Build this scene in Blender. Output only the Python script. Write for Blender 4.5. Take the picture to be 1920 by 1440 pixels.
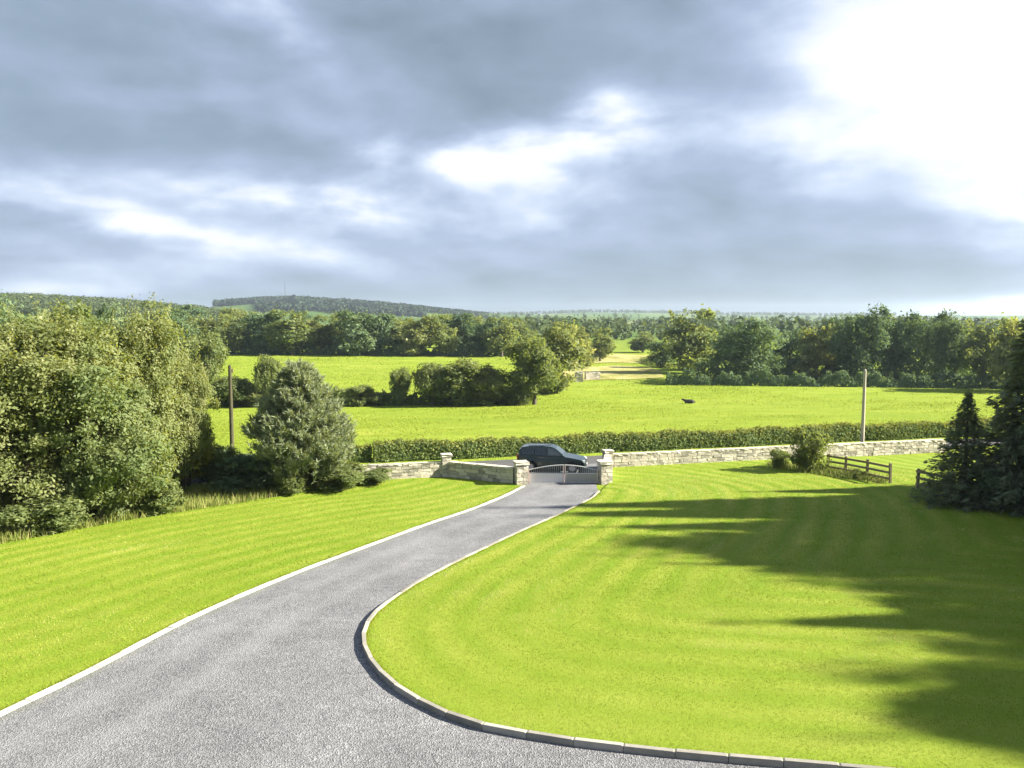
import bpy, bmesh, math, random
import numpy as np
from mathutils import Vector, Matrix
from mathutils.geometry import delaunay_2d_cdt

for o in list(bpy.data.objects): bpy.data.objects.remove(o, do_unlink=True)
sc = bpy.context.scene
COL = sc.collection
R = math.radians

# ------------------------------------------------------------------ camera, sky, sun, exposure
CAM_Z = 9.6
PITCH = math.atan(120/1440)
cam_d = bpy.data.cameras.new('camera'); cam = bpy.data.objects.new('camera', cam_d); COL.objects.link(cam)
cam.location = (0, 0, CAM_Z); cam.rotation_euler = (math.pi/2 - PITCH, 0, 0)
cam_d.sensor_fit = 'HORIZONTAL'; cam_d.sensor_width = 36; cam_d.lens = 36*1440/1920
cam_d.clip_start = 0.1; cam_d.clip_end = 20000
sc.camera = cam
sc.render.engine = 'CYCLES'
sc.view_settings.view_transform = 'Standard'; sc.view_settings.look = 'None'
sc.view_settings.gamma = 1; sc.view_settings.use_curve_mapping = False
sc.view_settings.exposure = 2.5
sc.cycles.use_denoising = True
sc.cycles.max_bounces = 7; sc.cycles.diffuse_bounces = 3; sc.cycles.glossy_bounces = 3
sc.cycles.transmission_bounces = 4; sc.cycles.transparent_max_bounces = 6; sc.cycles.volume_bounces = 0
sc.cycles.caustics_reflective = False; sc.cycles.caustics_refractive = False

SUN_AZ, SUN_EL = R(92), R(30)          # azimuth clockwise from +Y
SUN = Vector((math.sin(SUN_AZ)*math.cos(SUN_EL), math.cos(SUN_AZ)*math.cos(SUN_EL), math.sin(SUN_EL)))
sl = bpy.data.lights.new('sun', 'SUN'); sl.energy = 3.6; sl.angle = R(1.2); sl.color = (1.0, 0.93, 0.80)
so = bpy.data.objects.new('sun', sl); COL.objects.link(so)
so.rotation_euler = (-SUN).to_track_quat('-Z', 'Y').to_euler(); so.location = (60, 10, 60)

def pix_dir(px, py):
    x = (px-960)/1440; v = (720-py)/1440
    cp, sp = math.cos(PITCH), math.sin(PITCH)
    return Vector((x, cp+v*sp, -sp+v*cp)).normalized()

def make_world():
    w = bpy.data.worlds.new('World'); sc.world = w; w.use_nodes = True
    nt = w.node_tree; N = nt.nodes; L = nt.links; N.clear()
    out = N.new('ShaderNodeOutputWorld'); bg = N.new('ShaderNodeBackground'); bg.inputs[1].default_value = 0.1
    L.new(bg.outputs[0], out.inputs[0])
    def m(op, a, b=None, c=None):
        n = N.new('ShaderNodeMath'); n.operation = op
        for i, q in enumerate((a, b, c)):
            if q is None: continue
            if isinstance(q, (int, float)): n.inputs[i].default_value = q
            else: L.new(q, n.inputs[i])
        return n.outputs[0]
    def vdot(a, v):
        n = N.new('ShaderNodeVectorMath'); n.operation = 'DOT_PRODUCT'; L.new(a, n.inputs[0])
        if isinstance(v, tuple): n.inputs[1].default_value = v
        else: L.new(v, n.inputs[1])
        return n.outputs['Value']
    def comb(a, b, c):
        n = N.new('ShaderNodeCombineXYZ')
        for i, q in enumerate((a, b, c)):
            if isinstance(q, (int, float)): n.inputs[i].default_value = q
            else: L.new(q, n.inputs[i])
        return n.outputs[0]
    def noise(vec, scale, detail, rough, dist=0.0):
        n = N.new('ShaderNodeTexNoise'); n.inputs['Scale'].default_value = scale; n.inputs['Detail'].default_value = detail
        n.inputs['Roughness'].default_value = rough; n.inputs['Distortion'].default_value = dist; L.new(vec, n.inputs['Vector']); return n
    sky = N.new('ShaderNodeTexSky'); sky.sky_type = 'NISHITA'; sky.sun_disc = False
    sky.sun_elevation = SUN_EL; sky.sun_rotation = SUN_AZ; sky.air_density = 1.0; sky.dust_density = 0.6
    tc = N.new('ShaderNodeTexCoord'); sep = N.new('ShaderNodeSeparateXYZ'); L.new(tc.outputs['Generated'], sep.inputs[0])
    X, Y, Z = sep.outputs
    zc = m('ADD', m('MAXIMUM', Z, 0.0), 0.17)
    P = comb(m('DIVIDE', X, zc), m('DIVIDE', Y, zc), 0.0)          # the flat cloud deck, seen in perspective
    az = m('ARCTAN2', X, Y); el = m('ARCSINE', Z)
    wn = noise(P, 1.3, 5, 0.6); ws = N.new('ShaderNodeSeparateColor'); L.new(wn.outputs['Color'], ws.inputs[0])
    az2 = m('MULTIPLY_ADD', m('SUBTRACT', ws.outputs[0], 0.5), 0.13, az)
    el2 = m('MULTIPLY_ADD', m('SUBTRACT', ws.outputs[1], 0.5), m('MULTIPLY', m('MAXIMUM', Z, 0.02), 0.35), el)
    q = comb(az2, el2, 1.0)
    # cloud breaks and thick patches, where they stand in the sky: (column, row, half width, half height, tilt, strength)
    blobs = [(560,368,165,30,4,.74),(255,418,220,24,8,.74),(705,272,42,24,0,.45),(880,300,60,36,0,.42),(1010,285,120,46,-5,.56),
        (1175,200,80,38,-25,.54),(1110,240,190,70,-15,.24),(560,70,95,22,35,.30),(430,30,90,30,15,.18),(650,400,60,45,0,.25),(940,440,60,22,0,.30),
        (60,335,150,26,10,.22),(60,500,220,16,5,.26),(330,500,200,14,8,.14),(60,545,130,12,0,.42),
        (1850,50,235,135,0,.98),(1990,250,90,150,0,.42),(1640,500,260,45,0,-.22),(800,365,260,70,0,.14),(1540,150,120,100,0,.12),(930,330,300,90,0,.12),(700,130,120,40,20,.12),(250,140,260,60,10,.10),(1880,574,150,13,-5,1.0),(1380,290,180,70,0,.20),
        (1000,70,300,85,0,-.30),(860,170,260,50,12,-.16),(290,285,150,45,15,-.22),(600,290,170,30,8,-.20),(110,230,150,36,10,-.16),
        (950,578,520,34,0,-.36),(1480,588,280,28,0,-.42),(300,590,400,20,0,-.15),(1940,330,70,120,0,.45),(1330,480,280,45,0,-.12),(90,60,170,60,0,-.14),(1400,140,130,60,0,-.16),(1300,340,200,50,0,-.10),(1080,180,90,40,20,-.16)]
    fb = noise(P, 0.95, 9, 0.52, 0.1); fb2 = noise(P, 0.30, 3, 0.5, 0.1)
    Q = comb(m('MULTIPLY', az, 5.5), m('MULTIPLY', el, 12.0), 0.0)
    va = N.new('ShaderNodeVectorMath'); va.operation = 'ADD'; L.new(Q, va.inputs[0]); va.inputs[1].default_value = (.16, .30, 0)   # billows lit from the sun's side
    n1 = noise(Q, 0.85, 9, 0.52, 0.15); n2 = noise(va.outputs[0], 0.85, 9, 0.52, 0.15)
    total = m('MULTIPLY_ADD', m('SUBTRACT', fb.outputs[0], 0.5), 0.75, 0.40)
    total = m('MULTIPLY_ADD', m('SUBTRACT', fb2.outputs[0], 0.5), 0.30, total)
    total = m('MULTIPLY_ADD', m('SUBTRACT', n1.outputs[0], n2.outputs[0]), 0.85, total)
    total = m('MULTIPLY_ADD', m('SUBTRACT', n1.outputs[0], 0.5), 0.35, total)
    rag = m('MULTIPLY_ADD', n1.outputs[0], 2.2, -0.25)
    for (bx, by, rx, ry, rot, wt) in blobs:
        d = pix_dir(bx, by); a0 = math.atan2(d.x, d.y); e0 = math.asin(d.z)
        c, s = math.cos(R(-rot)), math.sin(R(-rot)); ax, ay = rx/1440*1.15, ry/1440*1.15
        v1 = (c/ax, s/ax, -(c*a0+s*e0)/ax); v2 = (-s/ay, c/ay, -(-s*a0+c*e0)/ay)
        d1 = vdot(q, v1); d2 = vdot(q, v2)
        g = m('EXPONENT', m('MULTIPLY', m('MULTIPLY_ADD', d1, d1, m('MULTIPLY', d2, d2)), -0.8))
        total = m('MULTIPLY_ADD', m('MULTIPLY', g, rag) if wt < .9 else g, wt, total)
    # cloud thins and brightens towards the sun, which stands outside the picture on the right
    sd = vdot(tc.outputs['Generated'], tuple(SUN)); sd = m('POWER', m('MAXIMUM', sd, 0.0), 3.0)
    total = m('MULTIPLY_ADD', sd, 0.26, total)
    cr = N.new('ShaderNodeValToRGB'); e = cr.color_ramp.elements
    e[0].position = 0.0; e[0].color = (.205, .270, .345, 1); e[1].position = 1.0; e[1].color = (1, 1, 1, 1)
    for p, c in ((.22, (.29, .375, .49, 1)), (.42, (.40, .485, .67, 1)), (.62, (.60, .70, .88, 1)), (.82, (.93, .97, 1, 1))):
        k = e.new(p); k.color = c
    L.new(m('MULTIPLY', total, 0.8), cr.inputs[0])
    hot = m('MULTIPLY_ADD', m('MAXIMUM', m('SUBTRACT', total, 1.12), 0.0), 7.0, 1.0)
    sc1 = N.new('ShaderNodeVectorMath'); sc1.operation = 'SCALE'; L.new(cr.outputs[0], sc1.inputs[0]); L.new(m('MULTIPLY', hot, 1.86), sc1.inputs['Scale'])
    mix = N.new('ShaderNodeMix'); mix.data_type = 'RGBA'; mix.inputs[0].default_value = 0.985
    L.new(sky.outputs[0], mix.inputs[6]); L.new(sc1.outputs[0], mix.inputs[7])
    L.new(mix.outputs[2], bg.inputs[0])
    w.cycles.sampling_method = 'MANUAL'; w.cycles.sample_map_resolution = 512
make_world()

# ------------------------------------------------------------------ terrain
RA = R(14); SA, CA = math.sin(RA), math.cos(RA)      # the lane runs at 14 degrees to the picture plane
def st_of(x, y): return CA*x+SA*y, -SA*x+CA*y
def xy_of(s, t): return CA*s-SA*t, SA*s+CA*t
def sm(a, b, v):
    v = np.clip((v-a)/(b-a), 0, 1); return v*v*(3-2*v)
SLOPE, TK = 0.062, 42.5
def h(x, y):
    x = np.asarray(x, float); y = np.asarray(y, float)
    t = -SA*x+CA*y
    z = np.where(t < TK, SLOPE*(TK-np.maximum(t, -40)), 0.0)
    z = z - 3.6*sm(53.5, 115, t)
    yy = np.maximum(y, 1.0); th = np.clip(x/yy, -3, 3)
    left = 1-sm(-0.02, 0.12, th)
    z = z + sm(120, 245, y)*(2.6*left+1.0*(1-left))
    z = z + 0.5*sm(70, 120, y)*(np.sin(x*0.021+1.0)*np.sin(y*0.018))*(1-sm(250, 300, y))
    r1 = np.interp(th, [-.9, -.62, -.5, -.40, -.34, -.2], [37, 35, 28, 19, 9, 2])*sm(350, 1000, y)
    r2 = np.interp(th, [-.52, -.42, -.385, -.33, -.28, -.19, -.09, 0, .12, .2, .4, .8], [14, 24, 44, 52, 55, 44, 30, 22, 18, 14, 10, 10])*sm(900, 1900, y)
    r3 = np.interp(th, [-.6, -.1, .03, .1, .18, .28, .4, .6], [24, 26, 32, 40, 38, 30, 26, 28])*sm(1500, 3200, y)
    return np.where(y > 350, np.maximum(np.maximum(z, r1), np.maximum(r2, r3)), z)
def H(x, y): return float(h(x, y))

def pix(px, py, lift=0.0):
    """ground point that the given photo pixel looks at"""
    d = pix_dir(px, py); r = np.geomspace(4, 6000, 4000)
    zz = CAM_Z+d.z*r-h(d.x*r, d.y*r)-lift
    k = int(np.argmax(zz < 0)); k = k if zz[k] < 0 else len(r)-1
    a, b = r[max(k-1, 0)], r[k]
    for _ in range(30):
        c = (a+b)/2
        if CAM_Z+d.z*c-H(d.x*c, d.y*c)-lift < 0: b = c
        else: a = c
    return d.x*a, d.y*a
def col_at(px, y):
    z = H((px-960)/1440*y, y); D = y*math.cos(PITCH)-(z-CAM_Z)*math.sin(PITCH)
    return (px-960)/1440*D
def z_at(py, y): return CAM_Z+y*math.tan(math.atan((720-py)/1440)-PITCH)
def wid(wpx, y): return wpx/1440*(y+0.8)

# ------------------------------------------------------------------ helpers
def tag(o, label=None, cat=None, group=None, kind=None):
    if label: o['label'] = label
    if cat: o['category'] = cat
    if group: o['group'] = group
    if kind: o['kind'] = kind
    return o
def empty(name, loc=(0, 0, 0), rz=0):
    o = bpy.data.objects.new(name, None); COL.objects.link(o); o.location = loc; o.rotation_euler = (0, 0, rz); o.empty_display_size = .2; return o
def link(name, me, mat=None, parent=None, smooth=False):
    o = bpy.data.objects.new(name, me); COL.objects.link(o)
    if mat and not me.materials: me.materials.append(mat)
    if parent: o.parent = parent
    if smooth: me.polygons.foreach_set('use_smooth', np.ones(len(me.polygons), bool))
    return o
def np_mesh(name, V, F, attr=None, smooth=False):
    V = np.ascontiguousarray(V, np.float32); F = np.ascontiguousarray(F, np.int32); k = F.shape[1]
    me = bpy.data.meshes.new(name)
    me.vertices.add(len(V)); me.vertices.foreach_set('co', V.ravel())
    me.loops.add(F.size); me.loops.foreach_set('vertex_index', F.ravel())
    me.polygons.add(len(F)); me.polygons.foreach_set('loop_start', np.arange(0, F.size, k, dtype=np.int32))
    if smooth: me.polygons.foreach_set('use_smooth', np.ones(len(F), bool))
    for nm, a in (attr or {}).items():
        at = me.attributes.new(nm, 'FLOAT', 'POINT'); at.data.foreach_set('value', np.ascontiguousarray(a, np.float32))
    me.update(calc_edges=True); return me
def bm_mesh(name, bm):
    me = bpy.data.meshes.new(name); bm.to_mesh(me); bm.free(); return me
def box(bm, c, s, rot=None):
    M = Matrix.Translation(c) @ (rot.to_4x4() if rot else Matrix()) @ Matrix.Diagonal((*s, 1))
    bmesh.ops.create_cube(bm, size=1, matrix=M)
def tube_np(pts, rad, n=7):
    """tapered tube through points; returns V,F (quads)"""
    pts = np.asarray(pts, float); V = []; F = []
    for i, p in enumerate(pts):
        d = pts[min(i+1, len(pts)-1)]-pts[max(i-1, 0)]; d /= np.linalg.norm(d)+1e-9
        a = np.cross(d, [0.31, 0.95, 0.05]); a /= np.linalg.norm(a)+1e-9; b = np.cross(d, a)
        for k in range(n):
            an = 2*math.pi*k/n; V.append(p+(a*math.cos(an)+b*math.sin(an))*rad[i])
        if i:
            for k in range(n):
                F.append(((i-1)*n+k, (i-1)*n+(k+1) % n, i*n+(k+1) % n, i*n+k))
    return np.array(V), np.array(F)
def join_np(parts):
    V = []; F = []; o = 0
    for v, f in parts: V.append(v); F.append(f+o); o += len(v)
    return np.concatenate(V), np.concatenate(F)
def in_poly(x, y, poly):
    ins = np.zeros(len(x), bool); n = len(poly); j = n-1
    for i in range(n):
        xi, yi = poly[i]; xj, yj = poly[j]
        c = ((yi > y) != (yj > y)) & (x < (xj-xi)*(y-yi)/(yj-yi+1e-12)+xi)
        ins ^= c; j = i
    return ins
def dist_poly(x, y, line):
    best = np.full(len(x), 1e9)
    for (ax, ay), (bx, by) in zip(line[:-1], line[1:]):
        dx, dy = bx-ax, by-ay; u = np.clip(((x-ax)*dx+(y-ay)*dy)/(dx*dx+dy*dy+1e-12), 0, 1)
        best = np.minimum(best, np.hypot(x-ax-u*dx, y-ay-u*dy))
    return best
def smooth_line(pts, step):
    pts = np.array(pts, float); out = []
    P = np.vstack([2*pts[0]-pts[1], pts, 2*pts[-1]-pts[-2]])
    for i in range(1, len(P)-2):
        for u in np.linspace(0, 1, 16, endpoint=False):
            a, b, c, d = P[i-1:i+3]
            out.append(0.5*((2*b)+(c-a)*u+(2*a-5*b+4*c-d)*u*u+(3*b-a-3*c+d)*u**3))
    out.append(pts[-1]); out = np.array(out)
    L = np.concatenate([[0], np.cumsum(np.hypot(*np.diff(out, axis=0).T))]); n = max(2, int(L[-1]/step))
    s = np.linspace(0, L[-1], n+1)
    return np.stack([np.interp(s, L, out[:, 0]), np.interp(s, L, out[:, 1])], 1)
def sheet(name, poly, grid, lift, mat, attr_line=None):
    """a draped sheet: polygon filled with a constrained triangulation whose points all lie on the terrain"""
    poly = [tuple(p) for p in poly]; P = np.array(poly)
    gx, gy = np.meshgrid(np.arange(P[:, 0].min(), P[:, 0].max(), grid), np.arange(P[:, 1].min(), P[:, 1].max(), grid))
    gx = gx.ravel(); gy = gy.ravel(); k = in_poly(gx, gy, poly) & (dist_poly(gx, gy, poly+[poly[0]]) > grid*0.3)
    pts = [Vector(p) for p in poly]+[Vector(p) for p in zip(gx[k], gy[k])]
    n = len(poly)
    v, e, f, *_ = delaunay_2d_cdt(pts, [(i, (i+1) % n) for i in range(n)], [], 1, 1e-5)
    V = np.array([(p.x, p.y, 0) for p in v]); V[:, 2] = h(V[:, 0], V[:, 1])+lift
    at = {}
    if attr_line is not None: at['edge'] = dist_poly(V[:, 0], V[:, 1], [tuple(p) for p in attr_line])
    F = np.array([t for t in f if len(t) == 3])
    a = V[F[:, 0]]; b = V[F[:, 1]]; c = V[F[:, 2]]
    flip = np.cross(b-a, c-a)[:, 2] < 0; F[flip] = F[flip][:, ::-1]
    return tag(link(name, np_mesh(name, V, F, at, True), mat), kind='structure')

# ------------------------------------------------------------------ materials
class NT:
    def __init__(s, name):
        s.m = bpy.data.materials.new(name); s.m.use_nodes = True; s.t = s.m.node_tree; s.t.nodes.clear()
        s.out = s.n('ShaderNodeOutputMaterial')
    def n(s, typ, **kw):
        q = s.t.nodes.new(typ)
        for k, v in kw.items(): setattr(q, k, v)
        return q
    def set(s, sock, v):
        if isinstance(v, bpy.types.NodeSocket): s.t.links.new(v, sock)
        else: sock.default_value = v
    def math(s, op, a, b=0.0, c=0.0, clamp=False):
        q = s.n('ShaderNodeMath', operation=op); q.use_clamp = clamp
        s.set(q.inputs[0], a); s.set(q.inputs[1], b); s.set(q.inputs[2], c); return q.outputs[0]
    def noise(s, vec, scale, detail=4, rough=.55, dist=0):
        q = s.n('ShaderNodeTexNoise'); s.set(q.inputs['Vector'], vec)
        for k, v in (('Scale', scale), ('Detail', detail), ('Roughness', rough), ('Distortion', dist)): q.inputs[k].default_value = v
        return q.outputs[0]
    def ramp(s, f, stops):
        q = s.n('ShaderNodeValToRGB'); s.set(q.inputs[0], f); e = q.color_ramp.elements
        e[0].position = stops[0][0]; e[0].color = (*stops[0][1], 1); e[1].position = stops[-1][0]; e[1].color = (*stops[-1][1], 1)
        for p, c in stops[1:-1]: k = e.new(p); k.color = (*c, 1)
        return q.outputs[0]
    def mix(s, f, a, b, mode='MIX'):
        q = s.n('ShaderNodeMix', data_type='RGBA', blend_type=mode); s.set(q.inputs[0], f)
        for i, v in ((6, a), (7, b)):
            if isinstance(v, tuple): v = (*v, 1)
            s.set(q.inputs[i], v)
        return q.outputs[2]
    def pos(s): return s.n('ShaderNodeNewGeometry').outputs['Position']
    def obj(s): return s.n('ShaderNodeTexCoord').outputs['Object']
    def attr(s, name): return s.n('ShaderNodeAttribute', attribute_name=name).outputs['Fac']
    def rnd(s): return s.n('ShaderNodeObjectInfo').outputs['Random']
    def scaled(s, vec, xyz):
        q = s.n('ShaderNodeVectorMath', operation='MULTIPLY'); s.set(q.inputs[0], vec); q.inputs[1].default_value = xyz; return q.outputs[0]
    def bump(s, hgt, strength, dist):
        q = s.n('ShaderNodeBump'); s.set(q.inputs['Height'], hgt); q.inputs['Strength'].default_value = strength; q.inputs['Distance'].default_value = dist; return q.outputs[0]
    def pbr(s, col, rough=.8, metal=0, normal=None, spec=.3, **kw):
        q = s.n('ShaderNodeBsdfPrincipled')
        s.set(q.inputs['Base Color'], (*col, 1) if isinstance(col, tuple) else col); s.set(q.inputs['Roughness'], rough); s.set(q.inputs['Metallic'], metal)
        q.inputs['Specular IOR Level'].default_value = spec
        if normal is not None: s.set(q.inputs['Normal'], normal)
        for k, v in kw.items(): s.set(q.inputs[k], v)
        s.t.links.new(q.outputs[0], s.out.inputs[0]); return s.m

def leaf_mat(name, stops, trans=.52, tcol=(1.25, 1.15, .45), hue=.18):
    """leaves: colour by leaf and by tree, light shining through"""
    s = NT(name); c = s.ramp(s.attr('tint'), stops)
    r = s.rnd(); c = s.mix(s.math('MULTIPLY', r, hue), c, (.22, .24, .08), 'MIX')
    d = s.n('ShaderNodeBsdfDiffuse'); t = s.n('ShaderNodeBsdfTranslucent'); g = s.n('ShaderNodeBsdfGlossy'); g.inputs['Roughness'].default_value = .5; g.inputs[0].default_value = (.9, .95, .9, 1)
    s.set(d.inputs[0], c); s.set(t.inputs[0], s.mix(1.0, c, tcol, 'MULTIPLY'))
    m1 = s.n('ShaderNodeMixShader'); m1.inputs[0].default_value = trans; s.t.links.new(d.outputs[0], m1.inputs[1]); s.t.links.new(t.outputs[0], m1.inputs[2])
    m2 = s.n('ShaderNodeMixShader'); m2.inputs[0].default_value = .004; s.t.links.new(m1.outputs[0], m2.inputs[1]); s.t.links.new(g.outputs[0], m2.inputs[2])
    s.t.links.new(m2.outputs[0], s.out.inputs[0]); return s.m

M = {}
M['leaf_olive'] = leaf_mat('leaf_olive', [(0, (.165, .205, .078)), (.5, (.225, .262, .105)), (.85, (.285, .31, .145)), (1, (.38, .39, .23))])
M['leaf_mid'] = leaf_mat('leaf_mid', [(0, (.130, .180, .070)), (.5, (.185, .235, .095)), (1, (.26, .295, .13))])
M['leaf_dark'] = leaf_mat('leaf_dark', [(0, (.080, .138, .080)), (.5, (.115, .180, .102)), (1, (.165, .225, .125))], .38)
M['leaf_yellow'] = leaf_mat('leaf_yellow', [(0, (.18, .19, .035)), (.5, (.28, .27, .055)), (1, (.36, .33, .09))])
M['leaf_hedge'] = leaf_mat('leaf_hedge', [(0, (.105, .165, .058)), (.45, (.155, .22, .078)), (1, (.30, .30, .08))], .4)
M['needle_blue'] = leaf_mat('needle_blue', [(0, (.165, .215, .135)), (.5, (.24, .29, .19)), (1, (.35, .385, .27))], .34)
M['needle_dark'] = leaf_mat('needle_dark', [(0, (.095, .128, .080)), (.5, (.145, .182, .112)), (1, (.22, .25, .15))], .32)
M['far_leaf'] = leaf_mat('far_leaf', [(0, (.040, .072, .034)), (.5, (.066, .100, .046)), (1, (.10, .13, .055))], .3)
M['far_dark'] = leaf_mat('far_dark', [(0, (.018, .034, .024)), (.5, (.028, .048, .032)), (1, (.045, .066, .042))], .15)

s = NT('bark'); c = s.ramp(s.noise(s.scaled(s.obj(), (6, 6, 1.5)), 3, 5, .65), [(.3, (.045, .036, .026)), (.7, (.13, .11, .085))]); M['bark'] = s.pbr(c, .9, normal=s.bump(c, .6, .02))

def grass_col(s, lo, mid, hi):
    p = s.pos(); a = s.noise(p, .35, 5, .6); b = s.noise(s.scaled(p, (1, 1, .3)), 9.0, 4, .7); d = s.noise(s.scaled(p, (.6, 1.6, 1)), .06, 5, .6)
    f = s.math('MULTIPLY_ADD', s.math('SUBTRACT', b, .5), .8, s.math('MULTIPLY_ADD', s.math('SUBTRACT', a, .5), .9, s.math('MULTIPLY_ADD', s.math('SUBTRACT', d, .5), .9, .5)))
    return p, s.ramp(f, [(.1, lo), (.5, mid), (.9, hi)])
# mown lawn: stripes left by the mower follow the edge of the drive
def far_y(s, p):
    q = s.n('ShaderNodeSeparateXYZ'); s.set(q.inputs[0], p); return q.outputs[1]
def lawn_mat():
    s = NT('lawn'); p, c = grass_col(s, (.145, .198, .022), (.222, .265, .034), (.305, .320, .062))
    e = s.attr('edge'); w = s.math('ADD', e, s.math('MULTIPLY', s.noise(p, .5, 2), .35))
    st = s.math('MULTIPLY', s.math('SINE', s.math('MULTIPLY', w, 2*math.pi/1.25)), s.math('MULTIPLY', s.math('MULTIPLY_ADD', s.noise(p, .22, 3), 2.2, -.35, clamp=True), s.math('MULTIPLY_ADD', far_y(s, p), 1/24, -6/24, clamp=True)))
    c = s.mix(s.math('MULTIPLY_ADD', st, .48, .48, clamp=True), c, (.120, .205, .010))
    s_b = s.noise(p, 60, 3, .7)
    return s.pbr(c, .85, normal=s.bump(s_b, .5, .03), spec=.1)
M['lawn'] = lawn_mat()
def blade_mat(name, stops, trans):
    s = NT(name); c = s.ramp(s.attr('tint'), stops)
    d = s.n('ShaderNodeBsdfDiffuse'); t = s.n('ShaderNodeBsdfTranslucent'); s.set(d.inputs[0], c); s.set(t.inputs[0], c)
    m1 = s.n('ShaderNodeMixShader'); m1.inputs[0].default_value = trans
    s.t.links.new(d.outputs[0], m1.inputs[1]); s.t.links.new(t.outputs[0], m1.inputs[2]); s.t.links.new(m1.outputs[0], s.out.inputs[0]); return s.m
M['blade'] = blade_mat('blade', [(0, (.165, .235, .020)), (.5, (.268, .320, .038)), (.85, (.37, .385, .075)), (1, (.50, .465, .17))], .45)
M['rough_blade'] = blade_mat('rough_blade', [(0, (.13, .18, .035)), (.45, (.21, .25, .06)), (.8, (.32, .31, .11)), (1, (.48, .42, .20))], .35)

s = NT('pasture'); p, c = grass_col(s, (.145, .210, .020), (.212, .270, .030), (.300, .325, .056))
gz = s.n('ShaderNodeSeparateXYZ'); s.set(gz.inputs[0], p)
v = s.n('ShaderNodeTexVoronoi'); v.inputs['Scale'].default_value = .0045; s.set(v.inputs['Vector'], s.scaled(p, (1, .55, 0)))
sepc = s.n('ShaderNodeSeparateColor'); s.set(sepc.inputs[0], v.outputs['Color'])
patch = s.ramp(sepc.outputs[0], [(0, (.045, .085, .028)), (.35, (.06, .105, .030)), (.6, (.085, .135, .030)), (.8, (.16, .165, .075)), (1, (.06, .10, .030))])
far = s.math('MULTIPLY_ADD', gz.outputs[1], 1/150, -280/150, clamp=True)
st = s.math('SINE', s.math('MULTIPLY_ADD', s.noise(p, .04, 3), 16.0, s.math('MULTIPLY', gz.outputs[1], .75)))
c = s.mix(s.math('MULTIPLY_ADD', st, .10, .10), c, (.13, .185, .014))
c = s.mix(far, c, patch); c = s.mix(s.math('MULTIPLY_ADD', s.noise(s.scaled(p, (.35, 1.3, 1)), .33, 6, .7), 1.6, -.62, clamp=True), c, (.12, .19, .018)); M['pasture'] = s.pbr(c, .9, normal=s.bump(s.noise(p, 1.2, 6, .75), .8, .25), spec=.05)

s = NT('rough_pasture'); p = s.pos(); f = s.noise(s.scaled(p, (1, .5, 1)), .11, 5, .65)
M['rough_pasture'] = s.pbr(s.ramp(f, [(.3, (.15, .16, .04)), (.5, (.30, .28, .10)), (.7, (.44, .40, .20))]), .95, normal=s.bump(s.noise(p, 1.0, 4, .7), .8, .3), spec=.05)

s = NT('gravel'); p = s.pos()
v = s.n('ShaderNodeTexVoronoi'); v.inputs['Scale'].default_value = 34; s.set(v.inputs['Vector'], p); sp = s.n('ShaderNodeSeparateColor'); s.set(sp.inputs[0], v.outputs['Color'])
big = s.noise(p, .45, 4, .6); mid = s.noise(p, 5.0, 4, .7)
f = s.math('ADD', s.math('MULTIPLY', sp.outputs[0], .55), s.math('MULTIPLY_ADD', s.math('SUBTRACT', big, .5), .7, s.math('MULTIPLY', mid, .45)))
c = s.ramp(f, [(.10, (.070, .071, .076)), (.45, (.140, .141, .147)), (.75, (.205, .206, .212)), (1, (.36, .36, .36))])
e = s.math('MULTIPLY_ADD', s.noise(p, .6, 2), .5, s.attr('edge'))
def band(at, w): return s.math('SUBTRACT', 1.0, s.math('MULTIPLY', s.math('ABSOLUTE', s.math('SUBTRACT', e, at)), 1/w), clamp=True)
trk = s.math('MULTIPLY', s.math('ADD', band(1.55, .55), band(3.1, .55)), s.math('MULTIPLY_ADD', s.noise(p, .9, 4, .7), .9, -.12))
c = s.mix(s.math('MULTIPLY', trk, 1.0, clamp=True), c, (.225, .226, .232)); c = s.mix(s.math('MULTIPLY_ADD', s.noise(p, .8, 5, .7), 3.0, -1.75, clamp=True), c, (.085, .086, .09)); c = s.mix(s.math('MULTIPLY', band(.25, .45), .35), c, (.16, .17, .10))
M['gravel'] = s.pbr(c, .85, normal=s.bump(v.outputs['Distance'], .8, .02), spec=.3)
s = NT('asphalt'); p = s.pos(); c = s.ramp(s.noise(p, 3, 6, .7), [(.3, (.055, .054, .056)), (.7, (.10, .098, .095))]); M['asphalt'] = s.pbr(c, .85, normal=s.bump(s.noise(p, 60, 3, .6), .4, .01))
def conc(name, lo, hi):
    s = NT(name); p = s.pos(); n = s.noise(p, 2.2, 6, .7); fine = s.noise(p, 45, 3, .6)
    c = s.ramp(s.math('ADD', s.math('MULTIPLY', n, .7), s.math('MULTIPLY_ADD', s.rnd(), .38, s.math('MULTIPLY', fine, .2))), [(.35, lo), (.85, hi)])
    return s.pbr(c, .85, normal=s.bump(fine, .4, .006))
M['kerb'] = conc('kerb_concrete', (.17, .16, .135), (.36, .34, .29))
M['kerb_white'] = conc('pale_concrete', (.27, .26, .22), (.62, .60, .54))
def stone_mat(name, stops):
    s = NT(name); p = s.pos(); n = s.noise(p, 7, 6, .7)
    c = s.ramp(s.math('ADD', s.math('MULTIPLY', s.rnd(), .6), s.math('MULTIPLY', n, .45)), stops)
    return s.pbr(c, .9, normal=s.bump(n, .7, .03), spec=.2)
M['stone'] = stone_mat('stone', [(.12, (.19, .18, .15)), (.38, (.36, .335, .275)), (.62, (.50, .45, .37)), (.92, (.60, .57, .48))])
s = NT('mortar'); n = s.noise(s.pos(), 14, 5, .7); M['mortar'] = s.pbr(s.ramp(n, [(.3, (.18, .165, .14)), (.7, (.32, .295, .24))]), .95, normal=s.bump(n, .6, .02))
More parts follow.
